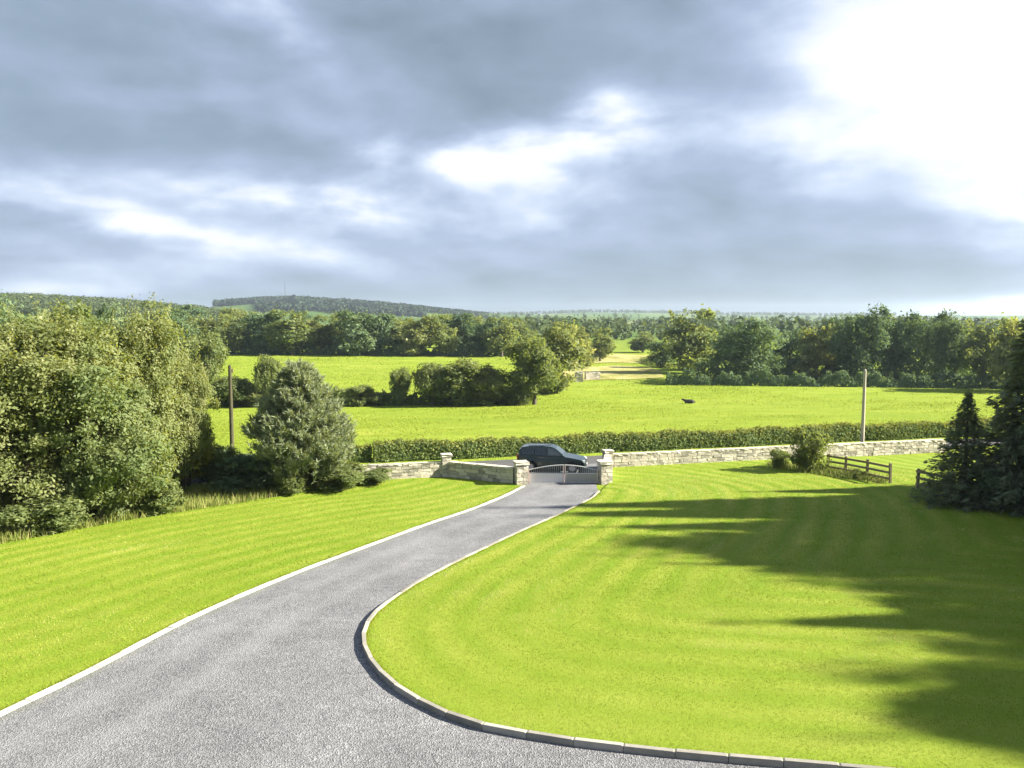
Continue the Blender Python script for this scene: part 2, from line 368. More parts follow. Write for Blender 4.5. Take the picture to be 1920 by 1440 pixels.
s = NT('weathered_timber'); n = s.noise(s.scaled(s.obj(), (9, 9, 1)), 3, 5, .7); M['timber'] = s.pbr(s.ramp(s.math('MULTIPLY_ADD', s.rnd(), .25, s.math('MULTIPLY', n, .8)), [(.25, (.14, .115, .07)), (.8, (.29, .245, .155))]), .9, normal=s.bump(n, .5, .01))
s = NT('grey_pole_timber'); n = s.noise(s.scaled(s.obj(), (9, 9, .6)), 3, 5, .7); M['pole_grey'] = s.pbr(s.ramp(n, [(.3, (.30, .27, .21)), (.7, (.50, .46, .37))]), .9, normal=s.bump(n, .5, .01))
s = NT('creosoted_timber'); n = s.noise(s.scaled(s.obj(), (9, 9, .6)), 3, 5, .7); M['pole_dark'] = s.pbr(s.ramp(n, [(.3, (.035, .034, .018)), (.7, (.085, .078, .042))]), .9, normal=s.bump(n, .5, .01))
def plain(name, col, rough=.5, metal=0, spec=.5, n_amt=.25, **kw):
    s = NT(name); n = s.noise(s.obj(), 9, 4, .6); c = s.mix(s.math('MULTIPLY', n, n_amt), col, tuple(v*.45 for v in col))
    return s.pbr(c, rough, metal, spec=spec, **kw)
M['car_paint'] = plain('dark_green_car_paint', (.010, .026, .024), .3, .3, .5, .1, **{'Coat Weight': .6, 'Coat Roughness': .08})
M['car_trim'] = plain('dark_plastic', (.018, .018, .018), .6)
M['glass'] = plain('tinted_glass', (.012, .018, .022), .05, 0, .8, .05)
M['windscreen'] = plain('windscreen_glass', (.05, .065, .07), .06, 0, .9, .05)
M['tyre'] = plain('rubber', (.016, .016, .017), .8)
M['rim'] = plain('alloy', (.42, .43, .44), .35, .7)
M['lamp'] = plain('headlamp_glass', (.62, .64, .66), .1, .2, .9, .05)
M['lamp_red'] = plain('red_lamp_glass', (.32, .02, .015), .2)
M['plate'] = plain('pale_plate', (.6, .6, .57), .5)
M['gate_metal'] = plain('galvanised_metal', (.50, .51, .50), .5, .2)
M['gate_pale'] = plain('pale_panel', (.72, .69, .66), .6)  # lower panel of the left gate leaf, plain pale tone
M['gate_post'] = plain('pinkish_painted_steel', (.60, .47, .43), .6)
M['gate_grey'] = plain('grey_panel', (.34, .335, .30), .7)  # lower panel of the right gate leaf, a darker grey tone
M['cow'] = plain('black_hide', (.012, .011, .010), .75)
M['steel'] = plain('mast_steel', (.12, .13, .14), .5, .5)
M['insul'] = plain('insulator', (.20, .12, .08), .3)

# ------------------------------------------------------------------ ground sheet
def build_ground():
    t = list(np.arange(-60, 42.4, 3.4))+[42.5, 46, 50, 53.5]; st = 2.0
    while t[-1] < 5200: t.append(t[-1]+st); st = min(max(2.0, t[-1]*.022), 75)
    pos = [0.0]; st = 1.6
    while pos[-1] < 5200: pos.append(pos[-1]+st); st = max(1.6, pos[-1]*.03)
    sv = np.array([-v for v in pos[:0:-1]]+pos); tv = np.array(t)
    S, T = np.meshgrid(sv, tv); X, Y = xy_of(S, T); Z = h(X, Y)
    V = np.stack([X.ravel(), Y.ravel(), Z.ravel()], 1); ns, nt = len(sv), len(tv)
    i, j = np.meshgrid(np.arange(ns-1), np.arange(nt-1)); a = (j*ns+i).ravel()
    F = np.stack([a, a+1, a+ns+1, a+ns], 1)
    tag(link('ground', np_mesh('ground', V, F, None, True), M['pasture']), 'bright green pasture falling away beyond the lane', kind='structure')
build_ground()

# ------------------------------------------------------------------ drive, kerbs, lawns, lane
KR_px = [(1122,921),(1105,935),(1050,962),(985,991),(900,1030),(800,1080),(746,1113),(702,1146),(682,1175),(678,1200),(686,1226),(706,1255),(746,1291),(819,1331),(892,1357),(965,1372),(1074,1390),(1183,1403),(1300,1415),(1590,1440)]
KR = [pix(a, b, .12) for a, b in KR_px]
d = np.array(KR[-1])-np.array(KR[-2]); d /= np.linalg.norm(d)
KR += [tuple(np.array(KR[-1])+d*q) for q in (4, 10, 18)]
KL_px = [(984,912),(945,932),(880,958),(800,985),(700,1022),(547,1080),(365,1159),(182,1255),(0,1344)]
KL = [pix(a, b) for a, b in KL_px]
d = np.array(KL[-1])-np.array(KL[-2]); d /= np.linalg.norm(d)
KL += [tuple(np.array(KL[-1])+d*q) for q in (3, 8, 14)]
KRs = smooth_line(KR, .9); KLs = smooth_line(KL, .9)

road_s = (-120, 160)
def strip(name, t0, t1, s0, s1, lift, mat):
    return sheet(name, [xy_of(s, t0) for s in np.arange(s0, s1+1, 4)]+[xy_of(s, t1) for s in np.arange(s1, s0-1, -4)], 4, lift, mat)
strip('lane', 47.6, 50.8, *road_s, .012, M['asphalt'])
gl, gr = pix(977, 908), pix(1134, 907)
gate_l = Vector((*gl, 0)); gate_r = Vector((*gr, 0))
apron = [xy_of(-7.5, 47.9), tuple(KLs[0]+np.array([.05, .1]))]
drive_poly = [tuple(p) for p in KRs[::-1]]
a0 = st_of(*KRs[0]); b0 = st_of(*KLs[0])
drive_poly += [(gr[0]-.5, gr[1]), xy_of(9.5, 46.2), xy_of(16.5, 47.7), xy_of(17.5, 47.95), xy_of(4, 47.95), xy_of(-1, 47.95), (gl[0]+.2, gl[1]+.7), (gl[0]+.5, gl[1])]
drive_poly = [tuple(p) for p in KRs[::-1]]+[(gr[0]-.5, gr[1]+.2), xy_of(st_of(*gr)[0]+2.2, 47.95), xy_of(st_of(*gl)[0]-3.2, 47.95), (gl[0]+.45, gl[1]+.3)]+[tuple(p) for p in KLs]
e0 = drive_poly[-1]; e1 = drive_poly[0]
drive_poly += [(e0[0], -6.0), (e1[0], -6.0)]
sheet('driveway', drive_poly, .8, .024, M['gravel'], KLs)

# wall line
WT = 46.3
def wl(s, t=WT): return xy_of(s, t)
sR0 = st_of(*pix(1150, 881))[0]; sR1 = st_of(col_at(1760, 56), 56)[0]
sL1 = st_of(*pix(838, 894))[0]; sL0 = sL1-9.5
# right lawn, raised behind its kerb; left lawn flush with a concrete edging
offR = []
for i, p in enumerate(KRs):
    q = KRs[min(i+1, len(KRs)-1)]-KRs[max(i-1, 0)]; q /= np.linalg.norm(q); offR.append(tuple(p+np.array([-q[1], q[0]])*.10))
lawn_R = offR+[(42, offR[-1][1]), (42, 30), (42, xy_of(36, WT-.2)[1])]+[wl(s, WT-.16) for s in np.arange(34, sR0, -3)]+[wl(sR0+.1, WT-.16), (gr[0]+.35, gr[1]+.2)]
sheet('lawn_right', lawn_R, .7, .10, M['lawn'], KRs)
offL = []
for i, p in enumerate(KLs):
    q = KLs[min(i+1, len(KLs)-1)]-KLs[max(i-1, 0)]; q /= np.linalg.norm(q); offL.append(tuple(p+np.array([q[1], -q[0]])*.14))
scrub_px = [(735,898),(650,915),(560,925),(480,940),(380,955),(250,975),(120,1000),(0,1022),(-200,1065)]
SCR = [pix(a, b) for a, b in scrub_px]
lawn_L = offL+[(-30, -4), (-30, 12)]+[SCR[-1]]+SCR[-2::-1]+[wl(sL1-1.5, WT-.2), (gl[0]-.35, gl[1]+.1)]
# keep the left lawn polygon simple: edging outwards, then back along the scrub
sheet('lawn_left', lawn_L, .8, .035, M['lawn'], SCR)

def kerb_run(name, line, w, hgt, base, mat, label, bias):
    root = empty(name, (0, 0, 0)); tag(root, label, 'kerb', kind='structure')
    bm = bmesh.new(); box(bm, (0, 0, 0), (1, 1, 1))
    bmesh.ops.bevel(bm, geom=bm.edges[:], offset=.03, segments=1, affect='EDGES')
    me = bm_mesh('kerb_stone', bm); me.materials.append(mat); rng = random.Random(5)
    for a, b in zip(line[:-1], line[1:]):
        if max(a[1], b[1]) < 1.5: continue
        c = (a+b)/2; dd = b-a; L = np.hypot(*dd); nrm = np.array([-dd[1], dd[0]])/L*bias
        za, zb = H(*a), H(*b); o = link('kerb_stone', me, None, root)
        o.location = (c[0]+nrm[0], c[1]+nrm[1], (za+zb)/2+base+hgt/2-.10+rng.uniform(-.006, .006))
        o.rotation_euler = (rng.uniform(-.02, .02), -math.atan2(zb-za, L), math.atan2(dd[1], dd[0])+rng.uniform(-.008, .008))
        o.scale = (L-.010, w, hgt+.20)
kerb_run('kerb_raised', KRs, .10, .15, 0, M['kerb'], 'raised grey concrete kerb curving round the right lawn', .05)
kerb_run('kerb_flush', KLs, .20, .05, 0, M['kerb_white'], 'pale flush concrete edging along the left side of the drive', -.05)

# ------------------------------------------------------------------ grass
def blades(name, polys, n, r0, r1, hgt, wid0, mat, seed, label, line, lift, lean=.5, thmax=.75):
    rng = np.random.default_rng(seed); r = np.exp(rng.uniform(math.log(r0), math.log(r1), n)); th = rng.uniform(-thmax, thmax, n)
    x = r*np.sin(th); y = r*np.cos(th); k = np.zeros(n, bool)
    lf = np.zeros(n)
    for p, l in zip(polys, lift): q = in_poly(x, y, p); k |= q; lf[q] = l
    x, y, r, lf = x[k], y[k], r[k], lf[k]; n = len(x)
    z = h(x, y)+lf; a = rng.uniform(0, 2*math.pi, n); hh = hgt*rng.uniform(.5, 1.25, n)*np.clip(r/18, .8, 1.3); w = wid0*np.clip(r/12, .8, 4)*rng.uniform(.7, 1.3, n)
    la = rng.uniform(0, 2*math.pi, n); ll = hh*rng.uniform(0, lean*2, n)
    V = np.empty((n, 3, 3)); V[:, 0] = np.stack([x-np.cos(a)*w, y-np.sin(a)*w, z-.01], 1); V[:, 1] = np.stack([x+np.cos(a)*w, y+np.sin(a)*w, z-.01], 1)
    V[:, 2] = np.stack([x+np.cos(la)*ll, y+np.sin(la)*ll, z+hh], 1)
    F = np.arange(n*3).reshape(n, 3)
    if line is not None:
        e = np.minimum(*[dist_poly(x, y, [tuple(p) for p in l]) for l in line]) if len(line) == 2 else dist_poly(x, y, [tuple(p) for p in line[0]])
        mot = np.zeros(n)
        for q in range(14): f_ = .35*1.32**q; an = rng.uniform(0, 6.28); mot += np.sin((x*math.cos(an)+y*math.sin(an))*f_+rng.uniform(0, 6.28))*np.sin((x*math.sin(an*1.7)-y*math.cos(an*1.7))*f_*.8+rng.uniform(0, 6.28))/(1+.12*q)
        sq = np.tanh(3*np.sin((e+.12*np.sin(x*.9)+.1*np.sin(y*1.3))*2*math.pi/1.25)); tint = .47+.24*sq*(.42+.70*np.clip((r-14)/18, 0, 1))*np.where(x < -y*.05-1, .45, 1)*np.clip(.75+.25*mot, .1, 1.3)+.12*mot+.10*np.clip(1-(r-9)/14, 0, 1)*np.clip(mot, -.3, 1.5)+rng.normal(0, .12, n)
    else: tint = rng.beta(1.6, 1.8, n)
    o = link(name, np_mesh(name, V.reshape(-1, 3), F, {'tint': np.repeat(np.clip(tint, 0, 1), 3)}), mat)
    return tag(o, label, 'grass', kind='stuff')
blades('lawn_grass', [lawn_R, lawn_L], 680000, 7.5, 54, .030, .0058, M['blade'], 3, 'short mown grass of the lawns beside the drive', [KRs, np.array(SCR)], [.10, .035], .7)

def edge_grass():
    rng = np.random.default_rng(8); P = []
    for line, off, lift, n in ((KRs, .10, .09, 16000), (KLs, -.16, .03, 12000)):
        line = np.array(line); k = rng.integers(0, len(line)-1, n); u = rng.random(n)[:, None]; d = line[k+1]-line[k]; d /= np.linalg.norm(d, axis=1)[:, None]
        q = line[k]+(line[k+1]-line[k])*u+np.stack([-d[:, 1], d[:, 0]], 1)*(off+np.sign(off)*np.abs(rng.normal(0, .05, n)))[:, None]
        P.append(np.column_stack([q, h(q[:, 0], q[:, 1])+lift]))
    P = np.concatenate(P); P = P[P[:, 1] > 3]; n = len(P); clump = .5+.5*np.sin(P[:, 0]*5.1)*np.sin(P[:, 1]*3.7); r = np.hypot(P[:, 0], P[:, 1]); hh = (.03+.06*clump*rng.random(n)); w = .005*np.clip(r/14, 1, 3); a = rng.uniform(0, 6.28, n); la = rng.uniform(0, 6.28, n)
    V = np.empty((n, 3, 3)); o = np.stack([np.cos(a)*w, np.sin(a)*w, np.zeros(n)], 1); V[:, 0] = P-o; V[:, 1] = P+o; V[:, 2] = P+np.stack([np.cos(la)*hh*.9, np.sin(la)*hh*.9, hh], 1)
    tag(link('edge_grass', np_mesh('edge_grass', V.reshape(-1, 3), np.arange(3*n).reshape(n, 3), {'tint': np.repeat(np.clip(rng.normal(.45, .2, n), 0, 1), 3)}), M['blade']), 'untrimmed grass creeping over the kerb edges', 'grass', kind='stuff')
edge_grass()
def pasture_tufts():
    rng = np.random.default_rng(9); n = 260000; r = np.exp(rng.uniform(math.log(56), math.log(240), n)); th = rng.uniform(-.7, .7, n); x = r*np.sin(th); y = r*np.cos(th)
    dn = np.sin(x*.11+1)*np.sin(y*.07+x*.03)+.7*np.sin(x*.31-y*.13)*np.sin(y*.29)+.5*np.sin(x*.83)*np.sin(y*.71+2); k = (-SA*x+CA*y > 54.5) & (dn+rng.normal(0, .7, n) > .35); x, y, r = x[k], y[k], r[k]; n = len(x)
    z = h(x, y); a = rng.uniform(0, 6.28, n); hh = rng.uniform(.05, .15, n)*np.clip(r/100, .7, 1.6); w = .0006*r*rng.uniform(.6, 1.5, n)
    V = np.empty((n, 3, 3)); V[:, 0] = np.stack([x-np.cos(a)*w, y-np.sin(a)*w, z-.02], 1); V[:, 1] = np.stack([x+np.cos(a)*w, y+np.sin(a)*w, z-.02], 1); V[:, 2] = np.stack([x+rng.normal(0, .1, n), y+rng.normal(0, .1, n), z+hh], 1)
    tag(link('pasture_tufts', np_mesh('pasture_tufts', V.reshape(-1, 3), np.arange(3*n).reshape(n, 3), {'tint': np.repeat(rng.beta(5, 6, n), 3)}), M['blade']), 'uneven grazed tufts across the pasture beyond the lane', 'grass', kind='stuff')
pasture_tufts()
# rough uncut strip at the foot of the trees on the left
rough_poly = SCR+[(-22, 12), (-34, 16), (-36, 52)]+[wl(s, WT-.3) for s in np.arange(-26, sL1-1.4, 2)]
blades('rough_grass', [rough_poly], 520000, 16, 62, .34, .0062, M['rough_blade'], 4, 'long seeding grass at the foot of the left trees', None, [0.0], .35, 1.0)
fence_rough = [pix(1440, 880), pix(1530, 893), pix(1660, 912), pix(1672, 905), pix(1600, 886), pix(1520, 872), pix(1440, 872)]
blades('fence_grass', [fence_rough], 120000, 38, 56, .30, .006, M['rough_blade'], 6, 'uncut green grass along the bottom of the timber fence', None, [.10], .35)

# ------------------------------------------------------------------ stone walls and piers
rngS = random.Random(11); STONES = []
for k in range(9):
    bm = bmesh.new(); bmesh.ops.create_cube(bm, size=1); bmesh.ops.subdivide_edges(bm, edges=bm.edges[:], cuts=1, use_grid_fill=True)
    for v in bm.verts:
        c = v.co.copy(); l = c.length; rr = .5*(abs(c.x/.5)**6+abs(c.y/.5)**6+abs(c.z/.5)**6)**(-1/6)/.5 if l else 1
        v.co = c*(.86+.14*rr)*Vector((rngS.uniform(.9, 1.08), rngS.uniform(.85, 1.12), rngS.uniform(.9, 1.08)))
    me = bm_mesh('stone', bm); me.materials.append(M['stone']); STONES.append(me)
def put_stone(name, root, loc, size, rz, jit=.04):
    o = link(name, rngS.choice(STONES), None, root); o.location = loc; o.scale = size
    o.rotation_euler = (rngS.uniform(-jit, jit), rngS.uniform(-jit, jit), rz+rngS.uniform(-jit, jit)); return o
def stone_wall(label, p0, p1, hgt, thick, sl, sh, name='stone_wall', sides=(-1,), cap=.12, cat='wall'):
    p0 = Vector((*p0, H(*p0))); p1 = Vector((*p1, H(*p1))); d = (p1-p0); L = d.xy.length; rz = math.atan2(d.y, d.x)
    root = empty(name, p0, rz); tag(root, label, cat)
    zf = lambda u: (p1.z-p0.z)*u/L
    bm = bmesh.new(); box(bm, (L/2, 0, (hgt-.03)/2-.1), (L, thick*.86, hgt+.17-.03)); link('mortar_core', bm_mesh('mortar_core', bm), M['mortar'], root)
    rows = max(2, round((hgt-cap)/sh)); rh = (hgt-cap)/rows
    for r in range(rows):
        u = -rngS.uniform(0, sl*.5)
        while u < L-.02:
            l = sl*rngS.uniform(.6, 1.5); a = max(u, 0); b = min(u+l, L)
            if b-a > .08:
                for sd in sides:
                    put_stone('wall_stone', root, ((a+b)/2, sd*thick*.40, zf((a+b)/2)+rh*(r+.5)+rngS.uniform(-.015, .015)), ((b-a)*.97, thick*.30*rngS.uniform(.8, 1.2), rh*.96*rngS.uniform(.88, 1.05)), 0)
            u += l
    u = 0
    while u < L-.05:
        l = min(rngS.uniform(.35, .6), L-u); put_stone('coping_stone', root, (u+l/2, 0, zf(u+l/2)+hgt-cap/2+.01), (l*.985, thick*1.12, cap*rngS.uniform(.9, 1.3)), 0, .02); u += l
    return root
stone_wall('long pale rubble wall along the lane right of the gateway', wl(sR0+.2), wl(sR1), .92, .42, .43, .195)
stone_wall('low sunlit rubble wall left of the gateway, beside the bramble', wl(sL0), wl(sL1-.2), .92, .42, .48, .2)
pierL2 = Vector((*wl(sL1), 0)); pierR2 = Vector((*wl(sR0-.15), 0))
stone_wall('shaded splay wall between left gate pier and lane-side pier', (pierL2.x+.3, pierL2.y-.15), (gate_l.x-.38, gate_l.y+.25), .95, .40, .46, .21)
stone_wall('short splay wall behind right gate pier', (gate_r.x+.1, gate_r.y+.35), (pierR2.x-.05, pierR2.y-.3), .95, .40, .42, .21, sides=(1, -1))
def pier(label, p, w, hgt, rz):
    z = H(p.x, p.y); root = empty('stone_pier', (p.x, p.y, z), rz); tag(root, label, 'pier')
    bm = bmesh.new(); box(bm, (0, 0, hgt/2-.1), (w*.84, w*.84, hgt+.1)); link('mortar_core', bm_mesh('mortar_core', bm), M['mortar'], root)
    rows = 5; rh = (hgt-.12)/rows
    for r in range(rows):
        for f in range(4):
            q = f*math.pi/2; sp = rngS.uniform(.38, .62); fx, fy = math.cos(q), math.sin(q)
            for a, b in ((0, sp), (sp, 1)):
                m_ = (a+b)/2-.5; put_stone('pier_stone', root, (fx*w*.41-fy*m_*w, fy*w*.41+fx*m_*w, rh*(r+.5)), (w*.22, (b-a)*w*.97, rh*.95), q)
    o = put_stone('cap_stone', root, (0, 0, hgt-.05), (w*1.2, w*1.2, .15), 0, .01)
    return root
pier('left gate pier of rubble stone at end of the drive edging', gate_l, .68, 1.34, RA)
pier('right gate pier of rubble stone at corner of the lawn', gate_r, .68, 1.34, RA)
pier('lane-side pier where sunlit wall meets shaded splay wall', pierL2, .55, 1.38, RA)
pier('lane-side pier at the gate end of the long right wall', pierR2, .55, 1.18, RA)

# ------------------------------------------------------------------ gate
def gate_leaf(label, a, b, panel_mat, high_a):
    d = b-a; L = d.length; root = empty('gate_leaf', a, math.atan2(d.y, d.x)); tag(root, label, 'gate')
    h0, h1 = (.82, 1.12) if high_a else (1.12, .82)
    top = lambda u: h0+(h1-h0)*math.sin(u/L*math.pi/2) if high_a else h1+(h0-h1)*math.cos(u/L*math.pi/2)
    for u in (.04, L-.04):
        bm = bmesh.new(); box(bm, (u, 0, top(u)/2+.02), (.075, .06, top(u)-.04)); link('stile', bm_mesh('stile', bm), M['gate_post'], root)
    v, f = tube_np([(u, 0, top(u)) for u in np.linspace(.0, L, 13)], [.028]*13, 6); link('arched_rail', np_mesh('arched_rail', v, f, None, True), M['gate_metal'], root)
    for z in (.62, .10):
        bm = bmesh.new(); box(bm, (L/2, 0, z), (L-.15, .045, .05)); link('rail', bm_mesh('rail', bm), M['gate_metal'], root)
    bm = bmesh.new(); box(bm, (L/2, 0, .36), (L-.15, .018, .47)); link('lower_panel', bm_mesh('lower_panel', bm), panel_mat, root)
    n = int(L/.13)
    for k in range(1, n):
        u = .08+(L-.16)*k/n; bm = bmesh.new(); box(bm, (u, 0, (top(u)+.645)/2), (.018, .018, top(u)-.645)); link('bar', bm_mesh('bar', bm), M['gate_metal'], root)
    bm = bmesh.new(); box(bm, (L-.12 if high_a else .12, -.04, .72), (.12, .03, .05)); link('latch', bm_mesh('latch', bm), M['gate_metal'], root)
gd = (gate_r-gate_l).normalized(); ga = gate_l+gd*.40; gb = gate_r-gd*.40; gm = ga+(gb-ga)*.52
for q in (ga, gb, gm): q.z = .03
gate_leaf('left leaf of low arched metal gate with pale lower panel', ga, gm-gd*.015, M['gate_pale'], True)
gate_leaf('right leaf of low arched metal gate with dull grey lower panel', gm+gd*.015, gb, M['gate_grey'], False)

# ------------------------------------------------------------------ car
def build_car(loc, rz):
    root = empty('parked_car', loc, rz); root.scale = (.96, .96, .95); tag(root, 'dark green estate car standing across the gateway on the lane', 'car')
    def lp(z): # half width by height
        return float(np.interp(z, [.25, .45, .75, .98, 1.10, 1.45, 1.66, 1.74], [.84, .90, .91, .88, .83, .72, .64, .58]))
    def arch(cx, r, z0, n=9): return [(cx+r*math.cos(a), z0+r*math.sin(a)) for a in np.linspace(0, math.pi, n)]
    WX = (1.42, -1.34); WR = .34
    body = [(2.24, .34), (2.30, .55), (2.27, .74), (2.14, .86), (1.6, .97), (.98, 1.06), (-2.14, 1.10), (-2.26, .95), (-2.30, .62), (-2.24, .36), (WX[1]-.42, .30)]
    body += [(x, z) for x, z in arch(WX[1], .41, .34)[::-1]]+[(WX[1]+.42, .28), (WX[0]-.42, .28)]+[(x, z) for x, z in arch(WX[0], .41, .34)[::-1]]+[(WX[0]+.42, .30)]
    def loft(name, prof, mat, ks, par, xs=.05, wf=lp):
        bm = bmesh.new(); rows = []
        for k in ks:
            rows.append([bm.verts.new((x*(1-xs*abs(k)**4), k*wf(z), z)) for x, z in prof])
        n = len(prof)
        for a, b in zip(rows[:-1], rows[1:]):
            for i in range(n): bm.faces.new((a[i], a[(i+1) % n], b[(i+1) % n], b[i]))
        bm.faces.new(rows[0][::-1]); bm.faces.new(rows[-1])
        bmesh.ops.recalc_face_normals(bm, faces=bm.faces[:])
        o = link(name, bm_mesh(name, bm), mat, par)
        bv = o.modifiers.new('bevel', 'BEVEL'); bv.width = .03; bv.segments = 2; bv.limit_method = 'ANGLE'; bv.angle_limit = R(35)
        return o
    ks = [-1, -.93, -.7, 0, .7, .93, 1]
    b = loft('body', body, M['car_paint'], ks, root)
    cabin = [(.98, 1.055), (.80, 1.18), (.28, 1.58), (.05, 1.67), (-.6, 1.72), (-1.5, 1.70), (-1.98, 1.62), (-2.12, 1.42), (-2.19, 1.09)]
    cb = loft('cabin', cabin, M['car_paint'], ks, root, .03)
    def glasspane(pts, sd, mat, name='side_window'):
        bm = bmesh.new(); vs = [bm.verts.new((x*.975, sd*(lp(z)+.010), z)) for x, z in pts]; vi = [bm.verts.new((x*.975, sd*(lp(z)-.03), z)) for x, z in pts]
        n = len(pts); bm.faces.new(vs); bm.faces.new(vi[::-1])
        for i in range(n): bm.faces.new((vs[i], vi[i], vi[(i+1) % n], vs[(i+1) % n]))
        bmesh.ops.recalc_face_normals(bm, faces=bm.faces[:]); return link(name, bm_mesh(name, bm), mat, cb)
    for sd in (-1, 1):
        glasspane([(.70, 1.14), (.24, 1.52), (-.20, 1.60), (-.20, 1.14)], sd, M['windscreen'])  # front side window: sky reflection put into a lighter glass colour
        glasspane([(-.28, 1.14), (-.28, 1.60), (-1.08, 1.62), (-1.08, 1.14)], sd, M['glass'])
        glasspane([(-1.16, 1.14), (-1.16, 1.62), (-1.78, 1.58), (-2.0, 1.42), (-2.04, 1.14)], sd, M['glass'])
    def slant(name, x0, z0, x1, z1, off, mat, f=.94):
        bm = bmesh.new(); nx, nz = (z1-z0), -(x1-x0); l = math.hypot(nx, nz); nx, nz = nx/l*off, nz/l*off
        w0, w1 = lp(z0)*f, lp(z1)*f; lo = [(x0+nx, -w0, z0+nz), (x0+nx, w0, z0+nz), (x1+nx, w1, z1+nz), (x1+nx, -w1, z1+nz)]
        a = [bm.verts.new(p) for p in lo]; c = [bm.verts.new((p[0]-nx*3, p[1], p[2]-nz*3)) for p in lo]
        bm.faces.new(a); bm.faces.new(c[::-1])
        for i in range(4): bm.faces.new((a[i], c[i], c[(i+1) % 4], a[(i+1) % 4]))
        bmesh.ops.recalc_face_normals(bm, faces=bm.faces[:]); link(name, bm_mesh(name, bm), mat, cb)
    slant('windscreen', .78, 1.20, .30, 1.565, .012, M['windscreen'])
    slant('rear_window', -2.155, 1.22, -2.07, 1.50, -.012, M['glass'], .86)
    for wx in WX:
        for sd in (-1, 1):
            w = empty('wheel', (wx, sd*.80, WR)); w.parent = root
            prof = [(-.11, .22), (-.11, .30), (-.085, .335), (0, .342), (.085, .335), (.11, .30), (.11, .22)]; n = 24; V = []; F = []
            for i in range(n):
                a = 2*math.pi*i/n
                for (yy, rr) in prof: V.append((rr*math.cos(a), yy, rr*math.sin(a)))
            m_ = len(prof)
            for i in range(n):
                for k in range(m_): F.append((i*m_+k, ((i+1) % n)*m_+k, ((i+1) % n)*m_+(k+1) % m_, i*m_+(k+1) % m_))
            link('tyre', np_mesh('tyre', np.array(V), np.array(F), None, True), M['tyre'], w)
            bm = bmesh.new(); rot = Matrix.Rotation(math.pi/2, 3, 'X').to_4x4()
            bmesh.ops.create_cone(bm, cap_ends=True, segments=20, radius1=.235, radius2=.235, depth=.09, matrix=rot)
            bmesh.ops.create_cone(bm, cap_ends=True, segments=10, radius1=.05, radius2=.06, depth=.05, matrix=Matrix.Translation((0, sd*.06, 0)) @ rot)
            for q in range(5):
                box(bm, Vector((math.cos(q*1.2566)*.13, sd*.055, math.sin(q*1.2566)*.13)), (.20, .03, .05), Matrix.Rotation(-q*1.2566, 3, 'Y'))
            link('rim', bm_mesh('rim', bm), M['rim'], w)
    def part(name, c, s, mat, rot=None, par=root, bev=.02):
        bm = bmesh.new(); box(bm, (0, 0, 0), s); bmesh.ops.bevel(bm, geom=bm.edges[:], offset=min(bev, min(s)*.4), segments=2, affect='EDGES')
        o = link(name, bm_mesh(name, bm), mat, par); o.location = c
        if rot: o.rotation_euler = rot
        return o
    for sd in (-1, 1):
        part('headlight', (2.10, sd*.66, .76), (.26, .34, .17), M['lamp'], (0, .25, -sd*.25), b)
        part('tail_light', (-2.20, sd*.74, .98), (.12, .18, .34), M['lamp_red'], None, b)
        part('wing_mirror', (.66, sd*.98, 1.12), (.12, .20, .13), M['car_paint'])
        part('sill', (.03, sd*.86, .31), (1.9, .08, .10), M['car_trim'])
        part('roof_rail', (-.75, sd*.60, 1.745), (1.5, .035, .035), M['car_trim'])
        for x in (-.12, -1.0): part('door_handle', (x, sd*.905, .96), (.18, .03, .03), M['car_paint'], None, b, .008)
        for x in (.78, -.24, -1.12): part('door_seam', (x, sd*.893, .70), (.012, .03, .55), M['car_trim'], None, b, .003)
    part('grille', (2.25, 0, .70), (.06, .8, .14), M['car_trim'], None, b)
    part('front_bumper', (2.22, 0, .42), (.14, 1.55, .16), M['car_trim'], None, b)
    part('rear_bumper', (-2.24, 0, .46), (.12, 1.55, .18), M['car_trim'], None, b)
    part('number_plate', (2.315, 0, .52), (.02, .50, .11), M['plate'], None, b, .004)
    part('underbody', (0, 0, .33), (4.0, 1.35, .22), M['car_trim'])
    return root
cy = 48.55; cx = col_at(1035, cy)
build_car((cx, cy, .03), R(-9))

# ------------------------------------------------------------------ trees
def leafquads(C, Nrm, size, rng, asp=.55, tint=None):
    n = len(C); a = rng.normal(size=(n, 3)); Nn = Nrm+rng.normal(0, .55, (n, 3)); Nn /= np.linalg.norm(Nn, axis=1)[:, None]+1e-9
    u = np.cross(Nn, a); u /= np.linalg.norm(u, axis=1)[:, None]+1e-9; v = np.cross(Nn, u)
    l = size[:, None]; V = np.empty((n, 4, 3)); V[:, 0] = C-u*l; V[:, 1] = C-v*l*asp+Nn*l*.12; V[:, 2] = C+u*l; V[:, 3] = C+v*l*asp+Nn*l*.12
    return V.reshape(-1, 3), np.arange(4*n).reshape(n, 4), np.repeat(tint, 4)
PROTO = {}
def reg(key, trunk, crown, V):
    V = V.reshape(-1, 3); PROTO[key] = (float(np.percentile(V[:, 2], 99.6)), 2*float(np.percentile(np.hypot(V[:, 0], V[:, 1]), 96)), [('trunk', trunk), ('crown', crown)])
